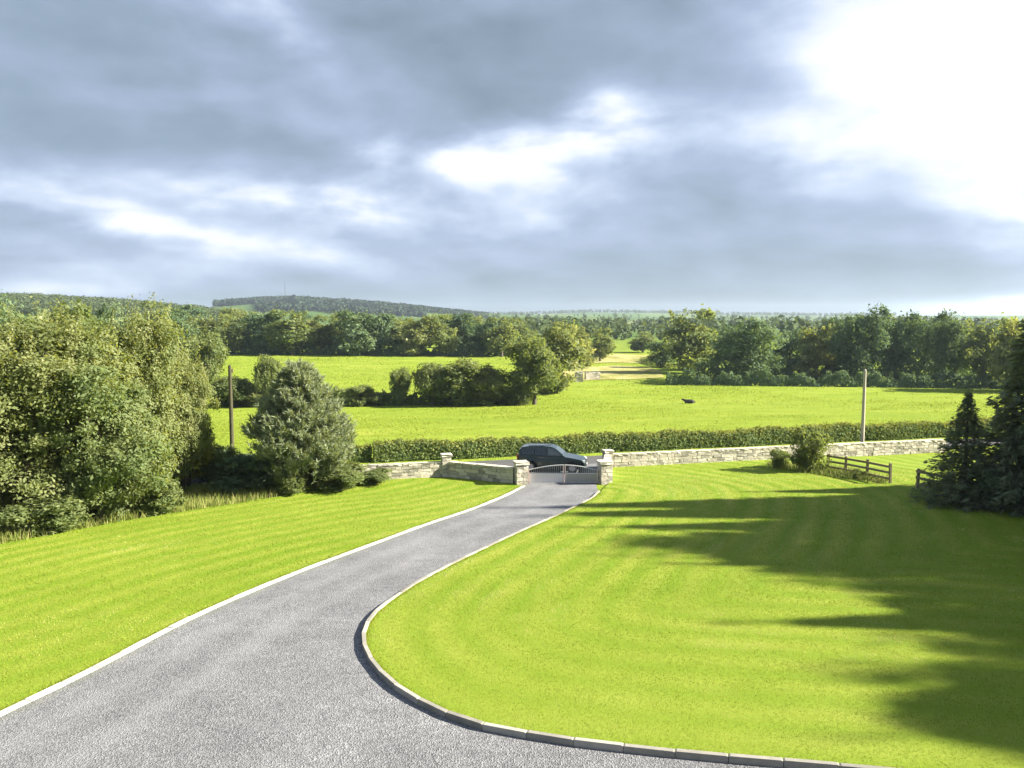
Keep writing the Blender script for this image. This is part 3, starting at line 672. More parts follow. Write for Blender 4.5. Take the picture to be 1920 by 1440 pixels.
def proto_broad(key, seed, Ht, W, base, n_lobe, n_clump, n_leaf, lsize, mat, shape='round', stems=1, csig=.055):
    rng = np.random.default_rng(seed); Rw = W/2; lob = []
    cz = (base+1)/2*Ht; ch = (1-base)*Ht/2
    lob.append((np.array([0, 0, cz]), np.array([.62*Rw, .62*Rw, .72*ch])))
    for i in range(n_lobe):
        zf = rng.uniform(-1.0, .80); env = math.sqrt(max(.05, 1-abs(zf)**2.2)) if shape == 'round' else (1-.55*(zf+1)/2)
        an = i*2.399+rng.uniform(-.4, .4); rr = Rw*env*rng.uniform(.38, .66)
        sz = rng.uniform(.26, .44)*Rw*(1.05-.25*max(0, zf))
        lob.append((np.array([math.cos(an)*rr, math.sin(an)*rr, cz+zf*ch*.84]), np.array([sz, sz, sz*rng.uniform(.75, 1.15)*min(1.4, ch/Rw)])))
    C = []; Nm = []; T = []; S = []
    wts = np.array([l[1][0]*l[1][2] for l in lob]); wts[0] *= .8; wts /= wts.sum()
    per = n_leaf//n_clump
    for k in range(n_clump):
        l = lob[rng.choice(len(lob), p=wts)]; d = rng.normal(size=3); d[2] = d[2]+.25; d /= np.linalg.norm(d)
        rad = rng.uniform(.70, 1.08) if rng.random() < .85 else rng.uniform(.3, .7)
        c = l[0]+d*l[1]*rad
        if c[2] < .03*Ht: c[2] = .03*Ht+rng.uniform(0, .06)*Ht
        sg = csig*(W+Ht)/2*rng.uniform(.6, 1.35); p = rng.normal(0, sg, (per, 3))*[1, 1, .7]; p -= d*(np.abs(p@d)*.35)[:, None]
        C.append(c+p); Nm.append(np.tile(d*.7+[0, 0, .5], (per, 1)))
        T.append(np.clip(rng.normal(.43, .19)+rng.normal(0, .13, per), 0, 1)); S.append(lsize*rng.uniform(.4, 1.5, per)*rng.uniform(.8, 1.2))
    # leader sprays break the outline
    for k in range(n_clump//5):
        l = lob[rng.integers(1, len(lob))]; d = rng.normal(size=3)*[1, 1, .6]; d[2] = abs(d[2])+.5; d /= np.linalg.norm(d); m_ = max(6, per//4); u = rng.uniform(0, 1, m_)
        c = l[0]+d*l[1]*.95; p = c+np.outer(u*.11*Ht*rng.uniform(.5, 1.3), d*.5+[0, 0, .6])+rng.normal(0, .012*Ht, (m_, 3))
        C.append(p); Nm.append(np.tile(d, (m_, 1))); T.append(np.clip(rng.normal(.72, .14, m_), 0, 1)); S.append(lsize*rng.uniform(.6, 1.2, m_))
    C = np.concatenate(C); C[:, 2] = np.maximum(C[:, 2], .02*Ht)
    V, F, T = leafquads(C, np.concatenate(Nm), np.concatenate(S), rng, .55, np.concatenate(T))
    crown = np_mesh(key+'_crown', V, F, {'tint': T}); crown.materials.append(mat)
    parts = []
    for sidx in range(stems):
        an = sidx*2.1+.5; off = np.array([math.cos(an), math.sin(an), 0])*(.10*Rw if stems > 1 else 0); lean = np.array([math.cos(an), math.sin(an), 0])*(.28*Rw if stems > 1 else .05*Rw)
        zz = np.linspace(0, .72, 6); pts = [off+lean*q+[rng.normal(0, .012*W), rng.normal(0, .012*W), q*Ht] for q in zz]; r0 = .026*Ht/math.sqrt(stems)
        parts.append(tube_np(pts, [r0*(1.35 if i == 0 else 1)*(1-.82*q/.72) for i, q in enumerate(zz)], 8))
    for l in lob[1:]:
        z0 = max(.12*Ht, l[0][2]*.55); a = np.array([0, 0, z0]); b = l[0]; m_ = (a+b)/2+[0, 0, .03*Ht]
        parts.append(tube_np([a, m_, b+(b-a)*.25], [.009*Ht, .005*Ht, .0018*Ht], 5))
    v, f = join_np(parts); trunk = np_mesh(key+'_trunk', v, f, None, True); trunk.materials.append(M['bark'])
    reg(key, trunk, crown, V)
def proto_spruce(key, seed, Ht, W, mat, n_whorl, n_br, n_leaf, lsize, bare=.03):
    rng = np.random.default_rng(seed); C = []; Nm = []; T = []; S = []; parts = []; U = []
    zz = np.linspace(0, 1, 8); parts.append(tube_np([(0, 0, q*Ht) for q in zz], [.02*Ht*(1-q)+.008 for q in zz], 8))
    for w in range(n_whorl):
        f = bare+(1-bare)*(w+rng.uniform(0, .6))/n_whorl*.97; L0 = W/2*(1-f)**1.15+.015*W
        for b in range(n_br):
            an = 2*math.pi*(b+rng.uniform(-.3, .3))/n_br+w*1.1; L = L0*rng.uniform(.70, 1.15); up = .30*f-.10
            n_l = int(n_leaf*(1.05-f))+5; d = np.array([math.cos(an), math.sin(an), 0]); u = np.sqrt(rng.uniform(.02, 1, n_l)); side = np.array([-d[1], d[0], 0])
            base = np.array([0, 0, f*Ht]); z = L*(up*u-.30*u*u+.22*u**3); w2 = rng.normal(0, .13*L0+.02, n_l)*(1.15-u)
            p = base+np.outer(u*L, d)+np.outer(w2, side); p[:, 2] += z-np.abs(w2)*.35+rng.normal(0, .012*Ht, n_l)
            dr = d+np.outer(np.sign(w2)*.7, side); dr[:, 2] -= .25; C.append(p); U.append(dr)
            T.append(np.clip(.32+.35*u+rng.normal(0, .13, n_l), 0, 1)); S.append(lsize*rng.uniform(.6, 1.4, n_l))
            if w % 2 == 0: parts.append(tube_np([base, base+d*L*.5+[0, 0, L*(up*.5-.05)], base+d*L*.9+[0, 0, L*(up*.9-.1)]], [.006*Ht*(1-f)+.004, .004*Ht*(1-f)+.003, .002], 4))
    m_ = 60; C.append(np.stack([rng.normal(0, .006*Ht, m_), rng.normal(0, .006*Ht, m_), rng.uniform(.92, 1.09, m_)*Ht], 1)); dd = rng.normal(0, .6, (m_, 3)); dd[:, 2] = 1; U.append(dd); T.append(np.full(m_, .6)); S.append(np.full(m_, lsize*.8))
    C = np.concatenate(C); U = np.concatenate(U); S = np.concatenate(S); T = np.concatenate(T); n = len(C)
    U = U+rng.normal(0, .35, (n, 3)); U /= np.linalg.norm(U, axis=1)[:, None]; a = rng.normal(0, .6, (n, 3)); a[:, 2] += 1; v = np.cross(U, a); v /= np.linalg.norm(v, axis=1)[:, None]
    l = S[:, None]; V = np.empty((n, 4, 3)); V[:, 0] = C-U*l; V[:, 1] = C-v*l*.32; V[:, 2] = C+U*l; V[:, 3] = C+v*l*.32; V[:, :, 2] = np.maximum(V[:, :, 2], .02)
    crown = np_mesh(key+'_crown', V.reshape(-1, 3), np.arange(4*n).reshape(n, 4), {'tint': np.repeat(T, 4)}); crown.materials.append(mat)
    vv, ff = join_np(parts); trunk = np_mesh(key+'_trunk', vv, ff, None, True); trunk.materials.append(M['bark'])
    reg(key, trunk, crown, V)
def proto_pine(key, seed, Ht, W, mat):
    rng = np.random.default_rng(seed); parts = []; zz = np.linspace(0, .95, 8)
    parts.append(tube_np([(.04*math.sin(q*7), .04*math.cos(q*5), q*Ht) for q in zz], [.022*Ht*(1-.9*q) for q in zz], 8))
    C = []; D = []; T = []
    for b in range(330):
        f = rng.uniform(.06, .97)**.85; an = b*2.399; env = (math.sin(min(1, (f+.10)/.45)*math.pi/2))*(1-max(0, f-.28)/.74)**.80
        L = W/2*env*rng.uniform(.84, 1.06)+.10; d = np.array([math.cos(an), math.sin(an), 0]); base = np.array([0, 0, f*Ht*.90])
        for u in np.concatenate([rng.uniform(.35, 1, 12), [1.0]]):
            side = np.array([-d[1], d[0], 0]); w2 = rng.normal(0, .17*L)*(1.3-u); p = base+d*L*u+side*w2; p[2] += L*(.05*u+.28*u*u)-abs(w2)*.1+rng.normal(0, .10)
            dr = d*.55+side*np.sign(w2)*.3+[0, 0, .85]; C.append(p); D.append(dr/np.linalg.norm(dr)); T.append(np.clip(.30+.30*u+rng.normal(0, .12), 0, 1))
        parts.append(tube_np([base, base+d*L*.5+[0, 0, L*.08], base+d*L+[0, 0, L*.32]], [.007*Ht*(1-f)+.008, .012, .004], 4))
    C = np.array(C); D = np.array(D); T = np.array(T); k = 18; n = len(C)*k
    Cr = np.repeat(C, k, 0); Dr = np.repeat(D, k, 0)+rng.normal(0, .55, (n, 3)); Dr /= np.linalg.norm(Dr, axis=1)[:, None]; Cr = Cr+np.repeat(D, k, 0)*rng.uniform(-.12, .22, (n, 1))
    v = np.cross(Dr, rng.normal(size=(n, 3))); v /= np.linalg.norm(v, axis=1)[:, None]; l = rng.uniform(.16, .30, (n, 1)); V = np.empty((n, 3, 3)); V[:, 0] = Cr-v*.026; V[:, 1] = Cr+v*.026; V[:, 2] = Cr+Dr*l
    V[:, :, 2] = np.maximum(V[:, :, 2], .02)
    crown = np_mesh(key+'_crown', V.reshape(-1, 3), np.arange(3*n).reshape(n, 3), {'tint': np.repeat(np.clip(np.repeat(T, k)+rng.normal(0, .1, n), 0, 1), 3)}); crown.materials.append(mat)
    vv, ff = join_np(parts); trunk = np_mesh(key+'_trunk', vv, ff, None, True); trunk.materials.append(M['bark'])
    reg(key, trunk, crown, V)

rngT = random.Random(21)
def plant(key, x, y, hgt, width, label, name, cat='tree', group=None, rz=None, depth=None):
    Ht, W, parts = PROTO[key]; z = H(x, y); o = empty(name, (x, y, z-.03), rngT.uniform(0, 6.28) if rz is None else rz)
    o.scale = (width/W, (depth or width)/W, hgt/Ht); tag(o, label, cat, group)
    for nm, me in parts: link('stem' if (nm == 'trunk' and cat in ('bush', 'shrub')) else ('foliage' if nm == 'crown' and cat in ('bush', 'shrub') else nm), me, None, o)
    return o
def plant_px(key, px, pyb, pyt, wpx, label, name, **kw):
    x, y = pix(px, pyb); return plant(key, x, y, z_at(pyt, y)-H(x, y), wid(wpx, y), label, name, **kw)
def plant_y(key, px, y, pyt, wpx, label, name, **kw):
    x = col_at(px, y); return plant(key, x, y, z_at(pyt, y)-H(x, y), wid(wpx, y), label, name, **kw)

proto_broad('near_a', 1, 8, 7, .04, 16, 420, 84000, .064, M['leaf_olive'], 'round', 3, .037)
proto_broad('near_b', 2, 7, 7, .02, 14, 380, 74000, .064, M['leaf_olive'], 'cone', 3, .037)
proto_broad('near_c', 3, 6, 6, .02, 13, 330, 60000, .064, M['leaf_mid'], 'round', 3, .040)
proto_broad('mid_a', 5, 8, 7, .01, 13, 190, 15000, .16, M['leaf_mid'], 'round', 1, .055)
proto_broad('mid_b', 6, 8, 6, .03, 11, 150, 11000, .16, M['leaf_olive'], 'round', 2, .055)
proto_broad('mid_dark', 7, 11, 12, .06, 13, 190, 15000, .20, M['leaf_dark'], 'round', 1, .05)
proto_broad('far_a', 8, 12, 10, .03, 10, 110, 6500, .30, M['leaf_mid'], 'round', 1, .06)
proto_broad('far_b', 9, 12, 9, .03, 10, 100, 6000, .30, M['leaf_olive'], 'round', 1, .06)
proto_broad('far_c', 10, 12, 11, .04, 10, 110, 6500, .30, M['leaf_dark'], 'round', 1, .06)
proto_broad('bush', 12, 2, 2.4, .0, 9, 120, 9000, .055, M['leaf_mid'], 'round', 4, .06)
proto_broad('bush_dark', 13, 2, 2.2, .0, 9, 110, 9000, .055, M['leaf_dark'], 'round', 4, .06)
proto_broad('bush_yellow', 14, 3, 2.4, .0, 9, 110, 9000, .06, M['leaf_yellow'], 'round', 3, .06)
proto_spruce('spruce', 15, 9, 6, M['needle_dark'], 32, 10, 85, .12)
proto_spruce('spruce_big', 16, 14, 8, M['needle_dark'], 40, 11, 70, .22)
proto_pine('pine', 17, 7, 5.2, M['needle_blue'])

# the thicket on the left
T_ = plant_px
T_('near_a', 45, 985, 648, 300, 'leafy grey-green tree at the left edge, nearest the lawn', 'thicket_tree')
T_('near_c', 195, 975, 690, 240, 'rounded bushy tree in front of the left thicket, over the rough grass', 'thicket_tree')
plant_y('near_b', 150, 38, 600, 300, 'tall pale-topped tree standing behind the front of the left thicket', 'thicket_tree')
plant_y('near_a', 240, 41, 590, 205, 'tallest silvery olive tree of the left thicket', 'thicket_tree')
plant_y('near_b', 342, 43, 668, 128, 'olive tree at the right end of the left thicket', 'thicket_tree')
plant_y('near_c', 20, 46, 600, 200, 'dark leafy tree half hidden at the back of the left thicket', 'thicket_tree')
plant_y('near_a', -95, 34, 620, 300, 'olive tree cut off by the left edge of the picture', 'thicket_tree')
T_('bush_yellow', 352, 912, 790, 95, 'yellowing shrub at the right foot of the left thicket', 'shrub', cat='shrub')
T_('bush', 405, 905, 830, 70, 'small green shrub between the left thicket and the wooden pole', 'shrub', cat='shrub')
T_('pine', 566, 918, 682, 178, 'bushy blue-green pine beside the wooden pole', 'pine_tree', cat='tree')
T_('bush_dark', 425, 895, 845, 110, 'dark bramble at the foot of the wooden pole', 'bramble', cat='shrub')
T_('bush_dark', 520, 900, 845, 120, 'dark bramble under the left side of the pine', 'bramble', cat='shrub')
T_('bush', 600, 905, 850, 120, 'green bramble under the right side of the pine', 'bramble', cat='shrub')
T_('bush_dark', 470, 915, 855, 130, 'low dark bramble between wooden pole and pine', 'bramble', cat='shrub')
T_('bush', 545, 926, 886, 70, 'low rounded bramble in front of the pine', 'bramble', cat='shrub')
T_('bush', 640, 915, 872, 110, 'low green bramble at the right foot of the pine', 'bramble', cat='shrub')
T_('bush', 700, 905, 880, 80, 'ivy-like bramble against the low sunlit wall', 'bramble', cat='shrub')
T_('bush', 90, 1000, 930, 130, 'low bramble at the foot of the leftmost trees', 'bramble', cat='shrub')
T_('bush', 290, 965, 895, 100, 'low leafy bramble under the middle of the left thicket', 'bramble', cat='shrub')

# right: spruces by the fence and along the edge of the lawn
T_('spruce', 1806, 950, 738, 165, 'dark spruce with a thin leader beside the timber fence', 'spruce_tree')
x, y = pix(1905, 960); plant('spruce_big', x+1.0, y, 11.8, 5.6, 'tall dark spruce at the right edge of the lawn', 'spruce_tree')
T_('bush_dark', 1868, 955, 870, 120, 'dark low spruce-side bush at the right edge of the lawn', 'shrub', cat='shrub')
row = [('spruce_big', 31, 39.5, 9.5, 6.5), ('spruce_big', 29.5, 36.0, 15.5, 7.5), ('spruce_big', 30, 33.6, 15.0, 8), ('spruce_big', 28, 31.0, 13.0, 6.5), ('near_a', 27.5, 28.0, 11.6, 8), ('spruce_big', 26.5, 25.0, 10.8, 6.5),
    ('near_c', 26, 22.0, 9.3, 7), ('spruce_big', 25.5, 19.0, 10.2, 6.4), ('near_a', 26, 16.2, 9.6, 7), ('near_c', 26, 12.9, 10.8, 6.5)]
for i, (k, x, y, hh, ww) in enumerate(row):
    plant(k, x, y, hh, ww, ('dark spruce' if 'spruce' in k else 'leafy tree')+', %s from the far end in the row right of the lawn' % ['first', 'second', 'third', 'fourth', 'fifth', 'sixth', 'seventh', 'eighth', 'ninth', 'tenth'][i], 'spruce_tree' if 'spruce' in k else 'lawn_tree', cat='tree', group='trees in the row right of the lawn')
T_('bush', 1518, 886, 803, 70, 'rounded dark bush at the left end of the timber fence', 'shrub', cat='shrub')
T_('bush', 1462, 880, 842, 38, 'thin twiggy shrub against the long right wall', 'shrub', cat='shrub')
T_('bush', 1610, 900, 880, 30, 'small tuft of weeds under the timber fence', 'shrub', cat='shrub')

# bushes on the boundary across the pasture
for key, px, pyt, wpx, lab in (('mid_a', 440, 706, 95, 'bushy tree behind the wooden pole on the field boundary'), ('mid_a', 500, 668, 60, 'slim dark tree left of the pine on the field boundary'),
    ('mid_b', 480, 722, 60, 'yellow-green bush between pole and pine across the pasture'), ('mid_a', 675, 722, 62, 'small round bush at the left end of the field hedge'),
    ('mid_a', 708, 735, 40, 'lowest bush of the field hedge'), ('mid_a', 752, 690, 46, 'narrow pointed tree standing free in the field hedge'), ('mid_a', 812, 682, 96, 'broad green tree left of centre in the field hedge'),
    ('mid_a', 862, 674, 100, 'fullest green tree of the field hedge clump'), ('mid_b', 915, 686, 92, 'paler rounded tree right in the field hedge clump'), ('mid_a', 965, 722, 60, 'low bush between hedge clump and tall tree'),
    ('mid_a', 985, 690, 80, 'leafy bush filling in left under the tall end tree'), ('mid_a', 1003, 634, 118, 'tall dark tree at the right end of the field hedge'), ('mid_b', 1040, 606, 122, 'tall olive tree behind the end of the field hedge')):
    y = 116 if key != 'mid_b' or px < 1000 else 135
    plant_y(key, px, y, pyt, wpx*.84, lab, 'hedge_tree' if wpx > 70 else 'hedge_bush', group='trees and bushes of the field hedge')

# tree line beyond the far left field
ORD = ['first', 'second', 'third', 'fourth', 'fifth', 'sixth', 'seventh', 'eighth', 'ninth', 'tenth', 'eleventh', 'twelfth', 'thirteenth', 'fourteenth', 'fifteenth', 'sixteenth', 'seventeenth', 'eighteenth', 'nineteenth', 'twentieth', 'twenty-first', 'twenty-second']
line = [(318,578,70),(352,588,64),(388,598,66),(425,590,70),(462,604,56),(500,585,82),(548,582,84),(590,600,60),(624,592,66),(664,582,78),(706,588,76),(748,597,66),(786,594,64),(826,590,70),(868,588,70),(905,602,56),(940,596,64)]
for i, (px, pyt, wpx) in enumerate(line):
    plant_y(['far_c', 'far_a', 'far_b', 'far_a', 'far_c'][i % 5], px, 236+6*math.sin(i*1.9), pyt, wpx*1.0, '%s tree from the left in the line beyond the far field' % ORD[i], 'field_tree', group='tree line beyond the far left field')
back = [(300,566,60),(370,572,60),(440,578,60),(480,586,55),(575,584,60),(650,588,60),(730,590,60),(805,592,60),(880,594,60),(970,598,60),(1060,602,60)]
for i, (px, pyt, wpx) in enumerate(back):
    plant_y(['far_a', 'far_c', 'far_b'][i % 3], px, 300+12*math.sin(i*2.3), pyt, wpx, '%s tree from the left in the hazier row behind the line' % ORD[i], 'distant_tree', group='second row of trees behind the line')
for i, (px, yy, pyt, wpx) in enumerate([(60,70,560,170),(160,95,566,130),(255,120,572,120),(-60,80,556,160),(330,150,580,90),(385,130,620,80)]):
    plant_y(['mid_dark', 'mid_a'][i % 2], px, yy, pyt+6, wpx, ['dark tree behind the left thicket, second from the picture edge', 'mid-green tree showing over the middle of the left thicket', 'tree peeping over the right of the left thicket', 'dark tree behind the thicket at the picture edge', 'tree behind the right shoulder of the left thicket', 'dark round tree at the near end of the far tree line'][i], 'field_tree', group='trees behind the left thicket')

# trees on the right side of the valley
rt = [(1125,616,58,235,'far_a','small round tree left of the pale field'),(1085,612,60,200,'far_b','olive tree right of the tall hedge tree'),(1240,640,62,205,'far_c','dark round bush tree at the right of the pale field'),(1205,622,60,290,'far_a','hazy tree behind the pale field'),
    (1290,581,112,185,'far_a','tall round-headed tree right of the pale field'),(1345,612,90,195,'far_c','dark tree left of the wide spreading tree'),(1405,604,170,160,'mid_dark','wide dark spreading tree in the middle right'),(1480,618,90,175,'far_c','dark tree right of the wide spreading tree'),
    (1530,612,78,165,'far_b','lighter tree between spreading tree and grey pole'),(1608,578,120,160,'mid_dark','tallest dark tree behind the grey pole'),(1570,592,80,170,'far_c','dark tree just left of the grey pole'),(1678,590,110,162,'mid_dark','dense dark tree right of the grey pole'),(1735,594,90,170,'far_c','second dense tree right of the grey pole'),
    (1790,588,110,158,'mid_dark','broad hazy tree above the spruce leader'),(1850,598,110,150,'far_a','paler tree near the right edge of the tree belt'),(1905,600,110,140,'far_b','pale tree at the right picture edge of the tree belt'),(1960,596,120,140,'far_c','dark tree of the belt cut by the right edge')]
for px, pyt, wpx, y, key, lab in rt: plant_y(key, px, y, pyt, wpx*.86, lab, 'field_tree', group='trees of the right-hand belt')

# ------------------------------------------------------------------ hedge along the lane
def hedge(name, label, path, hgt, thick, n, lsize, mat, seed, rough=.5):
    """clipped hedge: leaves over a bumpy bank of foliage, with woody stems inside"""
    rng = np.random.default_rng(seed); path = np.array(path); L = np.concatenate([[0], np.cumsum(np.hypot(*np.diff(path, axis=0).T))])
    u = rng.uniform(0, L[-1], n); x = np.interp(u, L, path[:, 0]); y = np.interp(u, L, path[:, 1]); dx = path[-1]-path[0]; dx = dx/np.hypot(*dx); nx, ny = -dx[1], dx[0]
    hh = hgt*(1+rough*(.10*np.sin(u*.37+1)+.14*np.sin(u*.91+seed)+.12*np.sin(u*1.9)*np.sin(u*.23)+.08*np.sin(u*4.1)+.06*np.sin(u*7.7))); tk = thick*(1+.15*np.sin(u*.9+2))
    a = rng.uniform(-.15, math.pi+.15, n); top = rng.random(n) < .35
    cx = np.where(top, rng.uniform(-1, 1, n), -np.sign(np.cos(a))*1.0)*tk/2; cz = np.where(top, hh*rng.uniform(.93, 1.04, n), hh*rng.uniform(.02, 1, n))
    rd = np.clip(1-.25*(np.abs(cx)/(tk/2))*(cz/hh)**3, .6, 1); cx = cx*rd+rng.normal(0, .07, n); cz = cz+rng.normal(0, .05, n)
    hz = h(x, y); C = np.stack([x+nx*cx, y+ny*cx, hz+np.maximum(cz, .03)], 1)
    Nm = np.stack([np.where(top, 0, nx*np.sign(cx)), np.where(top, 0, ny*np.sign(cx)), np.where(top, 1, .3)], 1)
    tint = np.clip(.32+.25*(cz/hh)**3+.12*np.sin(u*2.1)*np.sin(cz*5)+rng.normal(0, .15, n), 0, 1)  # sunlit top put into the leaf colour: tint rises with height
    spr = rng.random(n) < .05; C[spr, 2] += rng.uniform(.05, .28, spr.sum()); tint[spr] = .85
    V, F, T = leafquads(C, Nm, lsize*rng.uniform(.6, 1.4, n), rng, .6, tint)
    root = empty(name, (0, 0, 0)); tag(root, label, 'hedge')
    tag(link('foliage', np_mesh('hedge_foliage', V, F, {'tint': T}), mat, root), kind='stuff')
    bmv = []; 
    for k in range(int(L[-1]/1.2)):
        uu = rng.uniform(0, L[-1]); px_, py_ = np.interp(uu, L, path[:, 0]), np.interp(uu, L, path[:, 1]); z = H(px_, py_)
        bmv.append(tube_np([(px_, py_, z-.05), (px_+rng.normal(0, .1), py_+rng.normal(0, .1), z+hgt*.5), (px_+rng.normal(0, .2), py_+rng.normal(0, .15), z+hgt*.9)], [.03, .022, .008], 5))
    v, f = join_np(bmv); tag(link('stems', np_mesh('hedge_stems', v, f, None, True), M['bark'], root), kind='stuff')
    return root
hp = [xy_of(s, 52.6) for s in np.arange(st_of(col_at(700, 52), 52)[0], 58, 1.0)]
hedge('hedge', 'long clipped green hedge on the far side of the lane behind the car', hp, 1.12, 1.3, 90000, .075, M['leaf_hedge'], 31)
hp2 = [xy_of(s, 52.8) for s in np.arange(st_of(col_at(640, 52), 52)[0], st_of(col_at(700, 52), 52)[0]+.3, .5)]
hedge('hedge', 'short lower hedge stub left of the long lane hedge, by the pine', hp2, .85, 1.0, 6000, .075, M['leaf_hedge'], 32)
hp3 = [(col_at(px, 118), 118) for px in range(400, 980, 12)]
hedge('hedge', 'low green field hedge under the bushes across the pasture', hp3, 1.6, 2.4, 13000, .20, M['leaf_mid'], 33, 2.2)
hp4 = [(col_at(px, 234), 234) for px in range(330, 975, 15)]
hedge('hedge', 'dark hedge bottom under the far left tree line', hp4, 2.2, 2.5, 14000, .32, M['leaf_dark'], 34, 2.0)
hp5 = [(col_at(px, 150+(1500-px)*.01), 150+(1500-px)*.01) for px in range(1250, 1960, 14)]  # dark hedge strip put in for the shadow band before the trees
hedge('hedge', 'low dark hedge bank standing in for the shadow band along the foot of the right tree belt', hp5, 1.9, 3.0, 14000, .24, M['leaf_dark'], 35, 2.2)
hp7 = [(col_at(px, 168), 168) for px in range(1300, 1960, 14)]
hedge('hedge', 'tangled undergrowth between the trunks of the right tree belt', hp7, 2.4, 4.0, 14000, .28, M['leaf_dark'], 37, 2.4)
hp6 = [pix(a, b) for a, b in ((1205,678),(1225,684),(1250,690),(1285,694),(1320,700))]
hedge('hedge', 'curved brown-green bank right of the pale rough field', smooth_line(hp6, 2), 1.2, 2.0, 4000, .22, M['leaf_mid'], 36)

# pale rough field, beyond the end of the field hedge
rp = [pix(a, b) for a, b in ((1050,716),(1110,713),(1180,712),(1245,708),(1240,697),(1215,688),(1150,686),(1080,690),(1050,697))]
sheet('rough_field', rp, 6, .10, M['rough_pasture'])
rp = [pix(a, b) for a, b in ((1095,682),(1150,680),(1235,682),(1230,668),(1160,664),(1100,668))]
sheet('rough_field_far', rp, 8, .12, M['rough_pasture'])
gp = pix(1080, 716); 
stone_wall('ruined stone gateway pier in the pale rough field', (gp[0]-.2, gp[1]), (gp[0]+1.4, gp[1]+.1), 2.1, 1.0, .6, .35, 'ruined_pier', cat='ruin')
gp = pix(1097, 712)
stone_wall('crumbled wall stub right of the ruined gateway pier', (gp[0], gp[1]), (gp[0]+3.2, gp[1]+.8), 1.6, .8, .6, .33, 'ruined_wall', cat='ruin')

# ------------------------------------------------------------------ timber fence
def fence(label, ptsb, hgts, rails, group=None):
    p0 = ptsb[0]; root = empty('timber_fence', (p0[0], p0[1], H(*p0))); tag(root, label, 'fence', group)
    P = [Vector((p[0]-p0[0], p[1]-p0[1], H(*p)-H(*p0)+.08)) for p in ptsb]
    for q, hh in zip(P, hgts):
        bm = bmesh.new(); box(bm, (0, 0, hh/2-.15), (.13, .13, hh+.3)); bmesh.ops.bevel(bm, geom=bm.edges[:], offset=.012, segments=1, affect='EDGES')
        o = link('fence_post', bm_mesh('fence_post', bm), M['timber'], root); o.location = q; o.rotation_euler = (rngT.uniform(-.03, .03), rngT.uniform(-.03, .03), rngT.uniform(-.1, .1))
    for a, b in zip(P[:-1], P[1:]):
        d = b-a; L = d.length; rz = math.atan2(d.y, d.x); pt = -math.atan2(d.z, d.xy.length)
        for z in rails:
            bm = bmesh.new(); box(bm, (0, 0, 0), (L+.06, .045, .13)); o = link('fence_rail', bm_mesh('fence_rail', bm), M['timber'], root)
            o.location = (a+b)/2+Vector((math.sin(rz)*.085, -math.cos(rz)*.085, z)); o.rotation_euler = (0, pt+rngT.uniform(-.006, .006), rz)
fp = [pix(a, b, .1) for a, b in ((1552,882),(1586,888),(1626,896),(1669,906))]
fence('weathered timber post and rail fence right of the rounded bush', fp, [1.1, 1.1, 1.12, 1.15], (.95, .62, .28))
fp2 = [pix(a, b, .1) for a, b in ((1720,916),(1775,928),(1835,940))]
fence('stub of timber fence half hidden by the spruce', fp2, [1.1, 1.1, 1.1], (.95, .62, .28))

# ------------------------------------------------------------------ utility poles, mast, cow
def pole(label, x, y, top_py, r, mat, lean=0):
    z = H(x, y); hh = z_at(top_py, y)-z; root = empty('utility_pole', (x, y, z), .2); root.rotation_euler = (0, lean, .2); tag(root, label, 'pole')
    v, f = tube_np([(0, 0, -.4), (0, 0, hh*.5), (0, 0, hh)], [r, r*.85, r*.7], 12); link('shaft', np_mesh('pole_shaft', v, f, None, True), mat, root)
    bm = bmesh.new(); bmesh.ops.create_cone(bm, cap_ends=True, segments=12, radius1=r*.72, radius2=r*.25, depth=.08, matrix=Matrix.Translation((0, 0, hh+.035))); link('cap', bm_mesh('pole_cap', bm), mat, root)
    bm = bmesh.new(); box(bm, (r*.8, 0, hh-.35), (.10, .05, .22)); link('bracket', bm_mesh('pole_bracket', bm), M['steel'], root)
    for k in (0, 1):
        bm = bmesh.new(); bmesh.ops.create_cone(bm, cap_ends=True, segments=8, radius1=.04, radius2=.03, depth=.10, matrix=Matrix.Translation((r*.8+.07, 0, hh-.42+k*.16))); link('insulator', bm_mesh('insulator', bm), M['insul'], root)
pole('dark wooden utility pole left of the pine', col_at(436, 52.5), 52.5, 686, .155, M['pole_dark'])
y = 55.0
for _ in range(20): x = col_at(1616, y); y = (47.15+SA*x)/CA
pole('pale grey utility pole behind the long right wall', x, y, 694, .14, M['pole_grey'])

def mast():
    y = 1890; x = col_at(535, y); z = H(x, y); hh = z_at(528, y)-z; root = empty('radio_mast', (x, y, z)); tag(root, 'thin radio mast on top of the wooded hill', 'mast')
    for k in range(3):
        a = k*2.094; v, f = tube_np([(math.cos(a)*1.6, math.sin(a)*1.6, -1), (math.cos(a)*.5, math.sin(a)*.5, hh)], [.28, .22], 6); link('leg', np_mesh('mast_leg', v, f), M['steel'], root)
    segs = []
    for q in range(14):
        u0, u1 = q/14, (q+1)/14; r0, r1 = 1.6-1.1*u0, 1.6-1.1*u1
        for k in range(3):
            a, b = k*2.094, (k+1)*2.094; segs.append(tube_np([(math.cos(a)*r0, math.sin(a)*r0, u0*hh), (math.cos(b)*r1, math.sin(b)*r1, u1*hh)], [.1, .1], 4))
    v, f = join_np(segs); link('bracing', np_mesh('mast_bracing', v, f), M['steel'], root)
    v, f = tube_np([(0, 0, hh), (0, 0, hh+5)], [.2, .1], 5); link('aerial', np_mesh('mast_aerial', v, f), M['steel'], root)
mast()

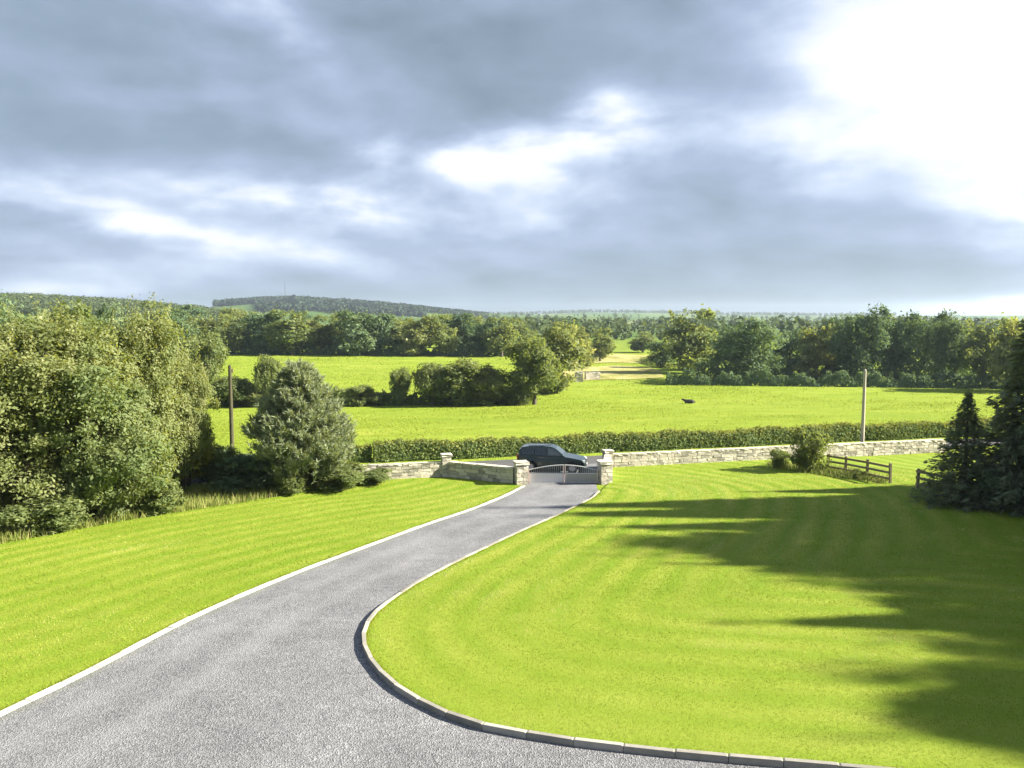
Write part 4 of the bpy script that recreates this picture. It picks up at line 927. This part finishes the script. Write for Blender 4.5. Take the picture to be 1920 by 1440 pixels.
def cow(x, y, rz, sc_=1.0):
    z = H(x, y); root = empty('cow', (x, y, z+.05), rz); root.scale = (sc_,)*3; tag(root, 'black cow lying in the middle of the bright pasture', 'cow')
    P = [(0, 0, .42), (.45, 0, .44), (.80, .0, .46), (1.08, .05, .66), (1.30, .10, .86), (1.52, .16, .80), (1.70, .2, .70), (-.45, 0, .44), (-.85, 0, .40), (-1.0, 0, .36), (-1.12, .1, .18), (-1.1, .22, .07),
         (.72, -.30, .20), (.95, -.42, .09), (.55, -.48, .08), (.72, .30, .20), (1.05, .36, .09), (.70, .48, .08), (-.55, -.38, .26), (-.15, -.55, .14), (-.55, -.66, .07), (-.55, .38, .22), (-.2, .5, .1),
         (1.30, -.10, .98), (1.24, .32, .94)]
    E = [(0, 1), (1, 2), (2, 3), (3, 4), (4, 5), (5, 6), (0, 7), (7, 8), (8, 9), (9, 10), (10, 11), (2, 12), (12, 13), (13, 14), (2, 15), (15, 16), (16, 17), (7, 18), (18, 19), (19, 20), (7, 21), (21, 22), (4, 23), (4, 24)]
    rad = [.42, .42, .34, .22, .17, .13, .10, .42, .32, .10, .03, .02, .13, .07, .05, .13, .07, .05, .18, .08, .05, .18, .08, .05, .05]
    me = bpy.data.meshes.new('cow_body'); me.from_pydata(P, E, []); o = link('body', me, M['cow'], root)
    sk = o.modifiers.new('skin', 'SKIN'); 
    for i, r in enumerate(rad): me.skin_vertices[0].data[i].radius = (r, r)
    me.skin_vertices[0].data[0].use_root = True
    ss = o.modifiers.new('sub', 'SUBSURF'); ss.levels = 1; ss.render_levels = 1
    return root
x, y = pix(1293, 757); 
try: cow(x, y, R(172), .74)
except Exception as ex: print('cow', ex)

# ------------------------------------------------------------------ far woods
def far_wood(name, label, spots, size, mat, seed, k=26, q=.15):
    """far-off woodland: many rough-leaved crowns too small to tell apart"""
    rng = np.random.default_rng(seed); C = []; T = []; S = []; Nm = []
    for (x, y, hh) in spots:
        d = rng.normal(size=(k, 3)); d /= np.linalg.norm(d, axis=1)[:, None]; z = H(x, y)
        C.append(np.array([x, y, z+hh*.5])+d*[hh*.36, hh*.36, hh*.5]*rng.uniform(.6, 1.05, (k, 1))); Nm.append(d); T.append(np.clip(rng.normal(.42, .1)+rng.normal(0, .14, k), 0, 1)); S.append(np.full(k, hh*q)*rng.uniform(.7, 1.4, k))
    V, F, T = leafquads(np.concatenate(C), np.concatenate(Nm), np.concatenate(S), rng, .8, np.concatenate(T))
    return tag(link(name, np_mesh(name, V, F, {'tint': T}), mat), label, 'woodland', kind='stuff')
rngF = np.random.default_rng(77); sp = []
for _ in range(9000):
    th = rngF.uniform(-.386, -.03); y = rngF.uniform(1350, 2050); v = math.sin(th*61+1)*math.sin(y*.0105+th*9)
    if y < 1820 and v > .25: continue
    if y < 1650 and th < -.33: continue
    sp.append((th*y, y, rngF.uniform(9, 14)*float(np.interp(th, [-.386, -.14, -.03], [1, 1, .35]))))
far_wood('hill_wood', 'dark conifer plantation along the crest of the far hill', sp, 1, M['far_dark'], 41, 16, .19)
sp = []
for _ in range(5200):
    th = rngF.uniform(-.78, -.33); y = rngF.uniform(620, 1060); sp.append((th*y, y, rngF.uniform(5, 9)))
far_wood('ridge_wood', 'distant wooded ridge above the left thicket', sp, 1, M['far_leaf'], 42, 40, .10)
sp = []
for row in range(24):       # hedgerows between the fields of the plain
    y0 = 330*1.075**row; th0 = rngF.uniform(-.02, .6); ln = rngF.uniform(.10, .35)
    for k in range(int(26)):
        th = th0+ln*(k/26-.5)+rngF.normal(0, .004); y = y0*(1+rngF.normal(0, .012)+.08*(k/26-.5)); sp.append((th*y, y, rngF.uniform(5, 12)))
for _ in range(160):
    y = 320*(11**rngF.random()); th = rngF.uniform(-.08, .62); sp.append((th*y, y, rngF.uniform(6, 12)))
far_wood('plain_hedgerows', 'hedgerow trees scattered over the distant plain', sp, 1, M['far_leaf'], 43)
sp = []
for _ in range(700):
    y = rngF.uniform(2950, 3250); th = rngF.uniform(-.08, .5); sp.append((th*y, y, rngF.uniform(8, 15)))
far_wood('skyline_wood', 'thin woods along the far skyline', sp, 1, M['far_leaf'], 44)

# ------------------------------------------------------------------ haze
def haze():
    bm = bmesh.new(); box(bm, (0, 2650, 55), (11200, 5700, 126)); o = link('haze', bm_mesh('haze', bm)); 
    m = bpy.data.materials.new('haze'); m.use_nodes = True; nt = m.node_tree; nt.nodes.clear()
    out = nt.nodes.new('ShaderNodeOutputMaterial'); v = nt.nodes.new('ShaderNodeVolumePrincipled')
    v.inputs['Color'].default_value = (.58, .70, .84, 1); v.inputs['Density'].default_value = .00013; v.inputs['Anisotropy'].default_value = .2
    nt.links.new(v.outputs[0], out.inputs['Volume']); o.data.materials.append(m); tag(o, 'thin bluish air between the lawn and the far hills', 'haze', kind='stuff')
haze()
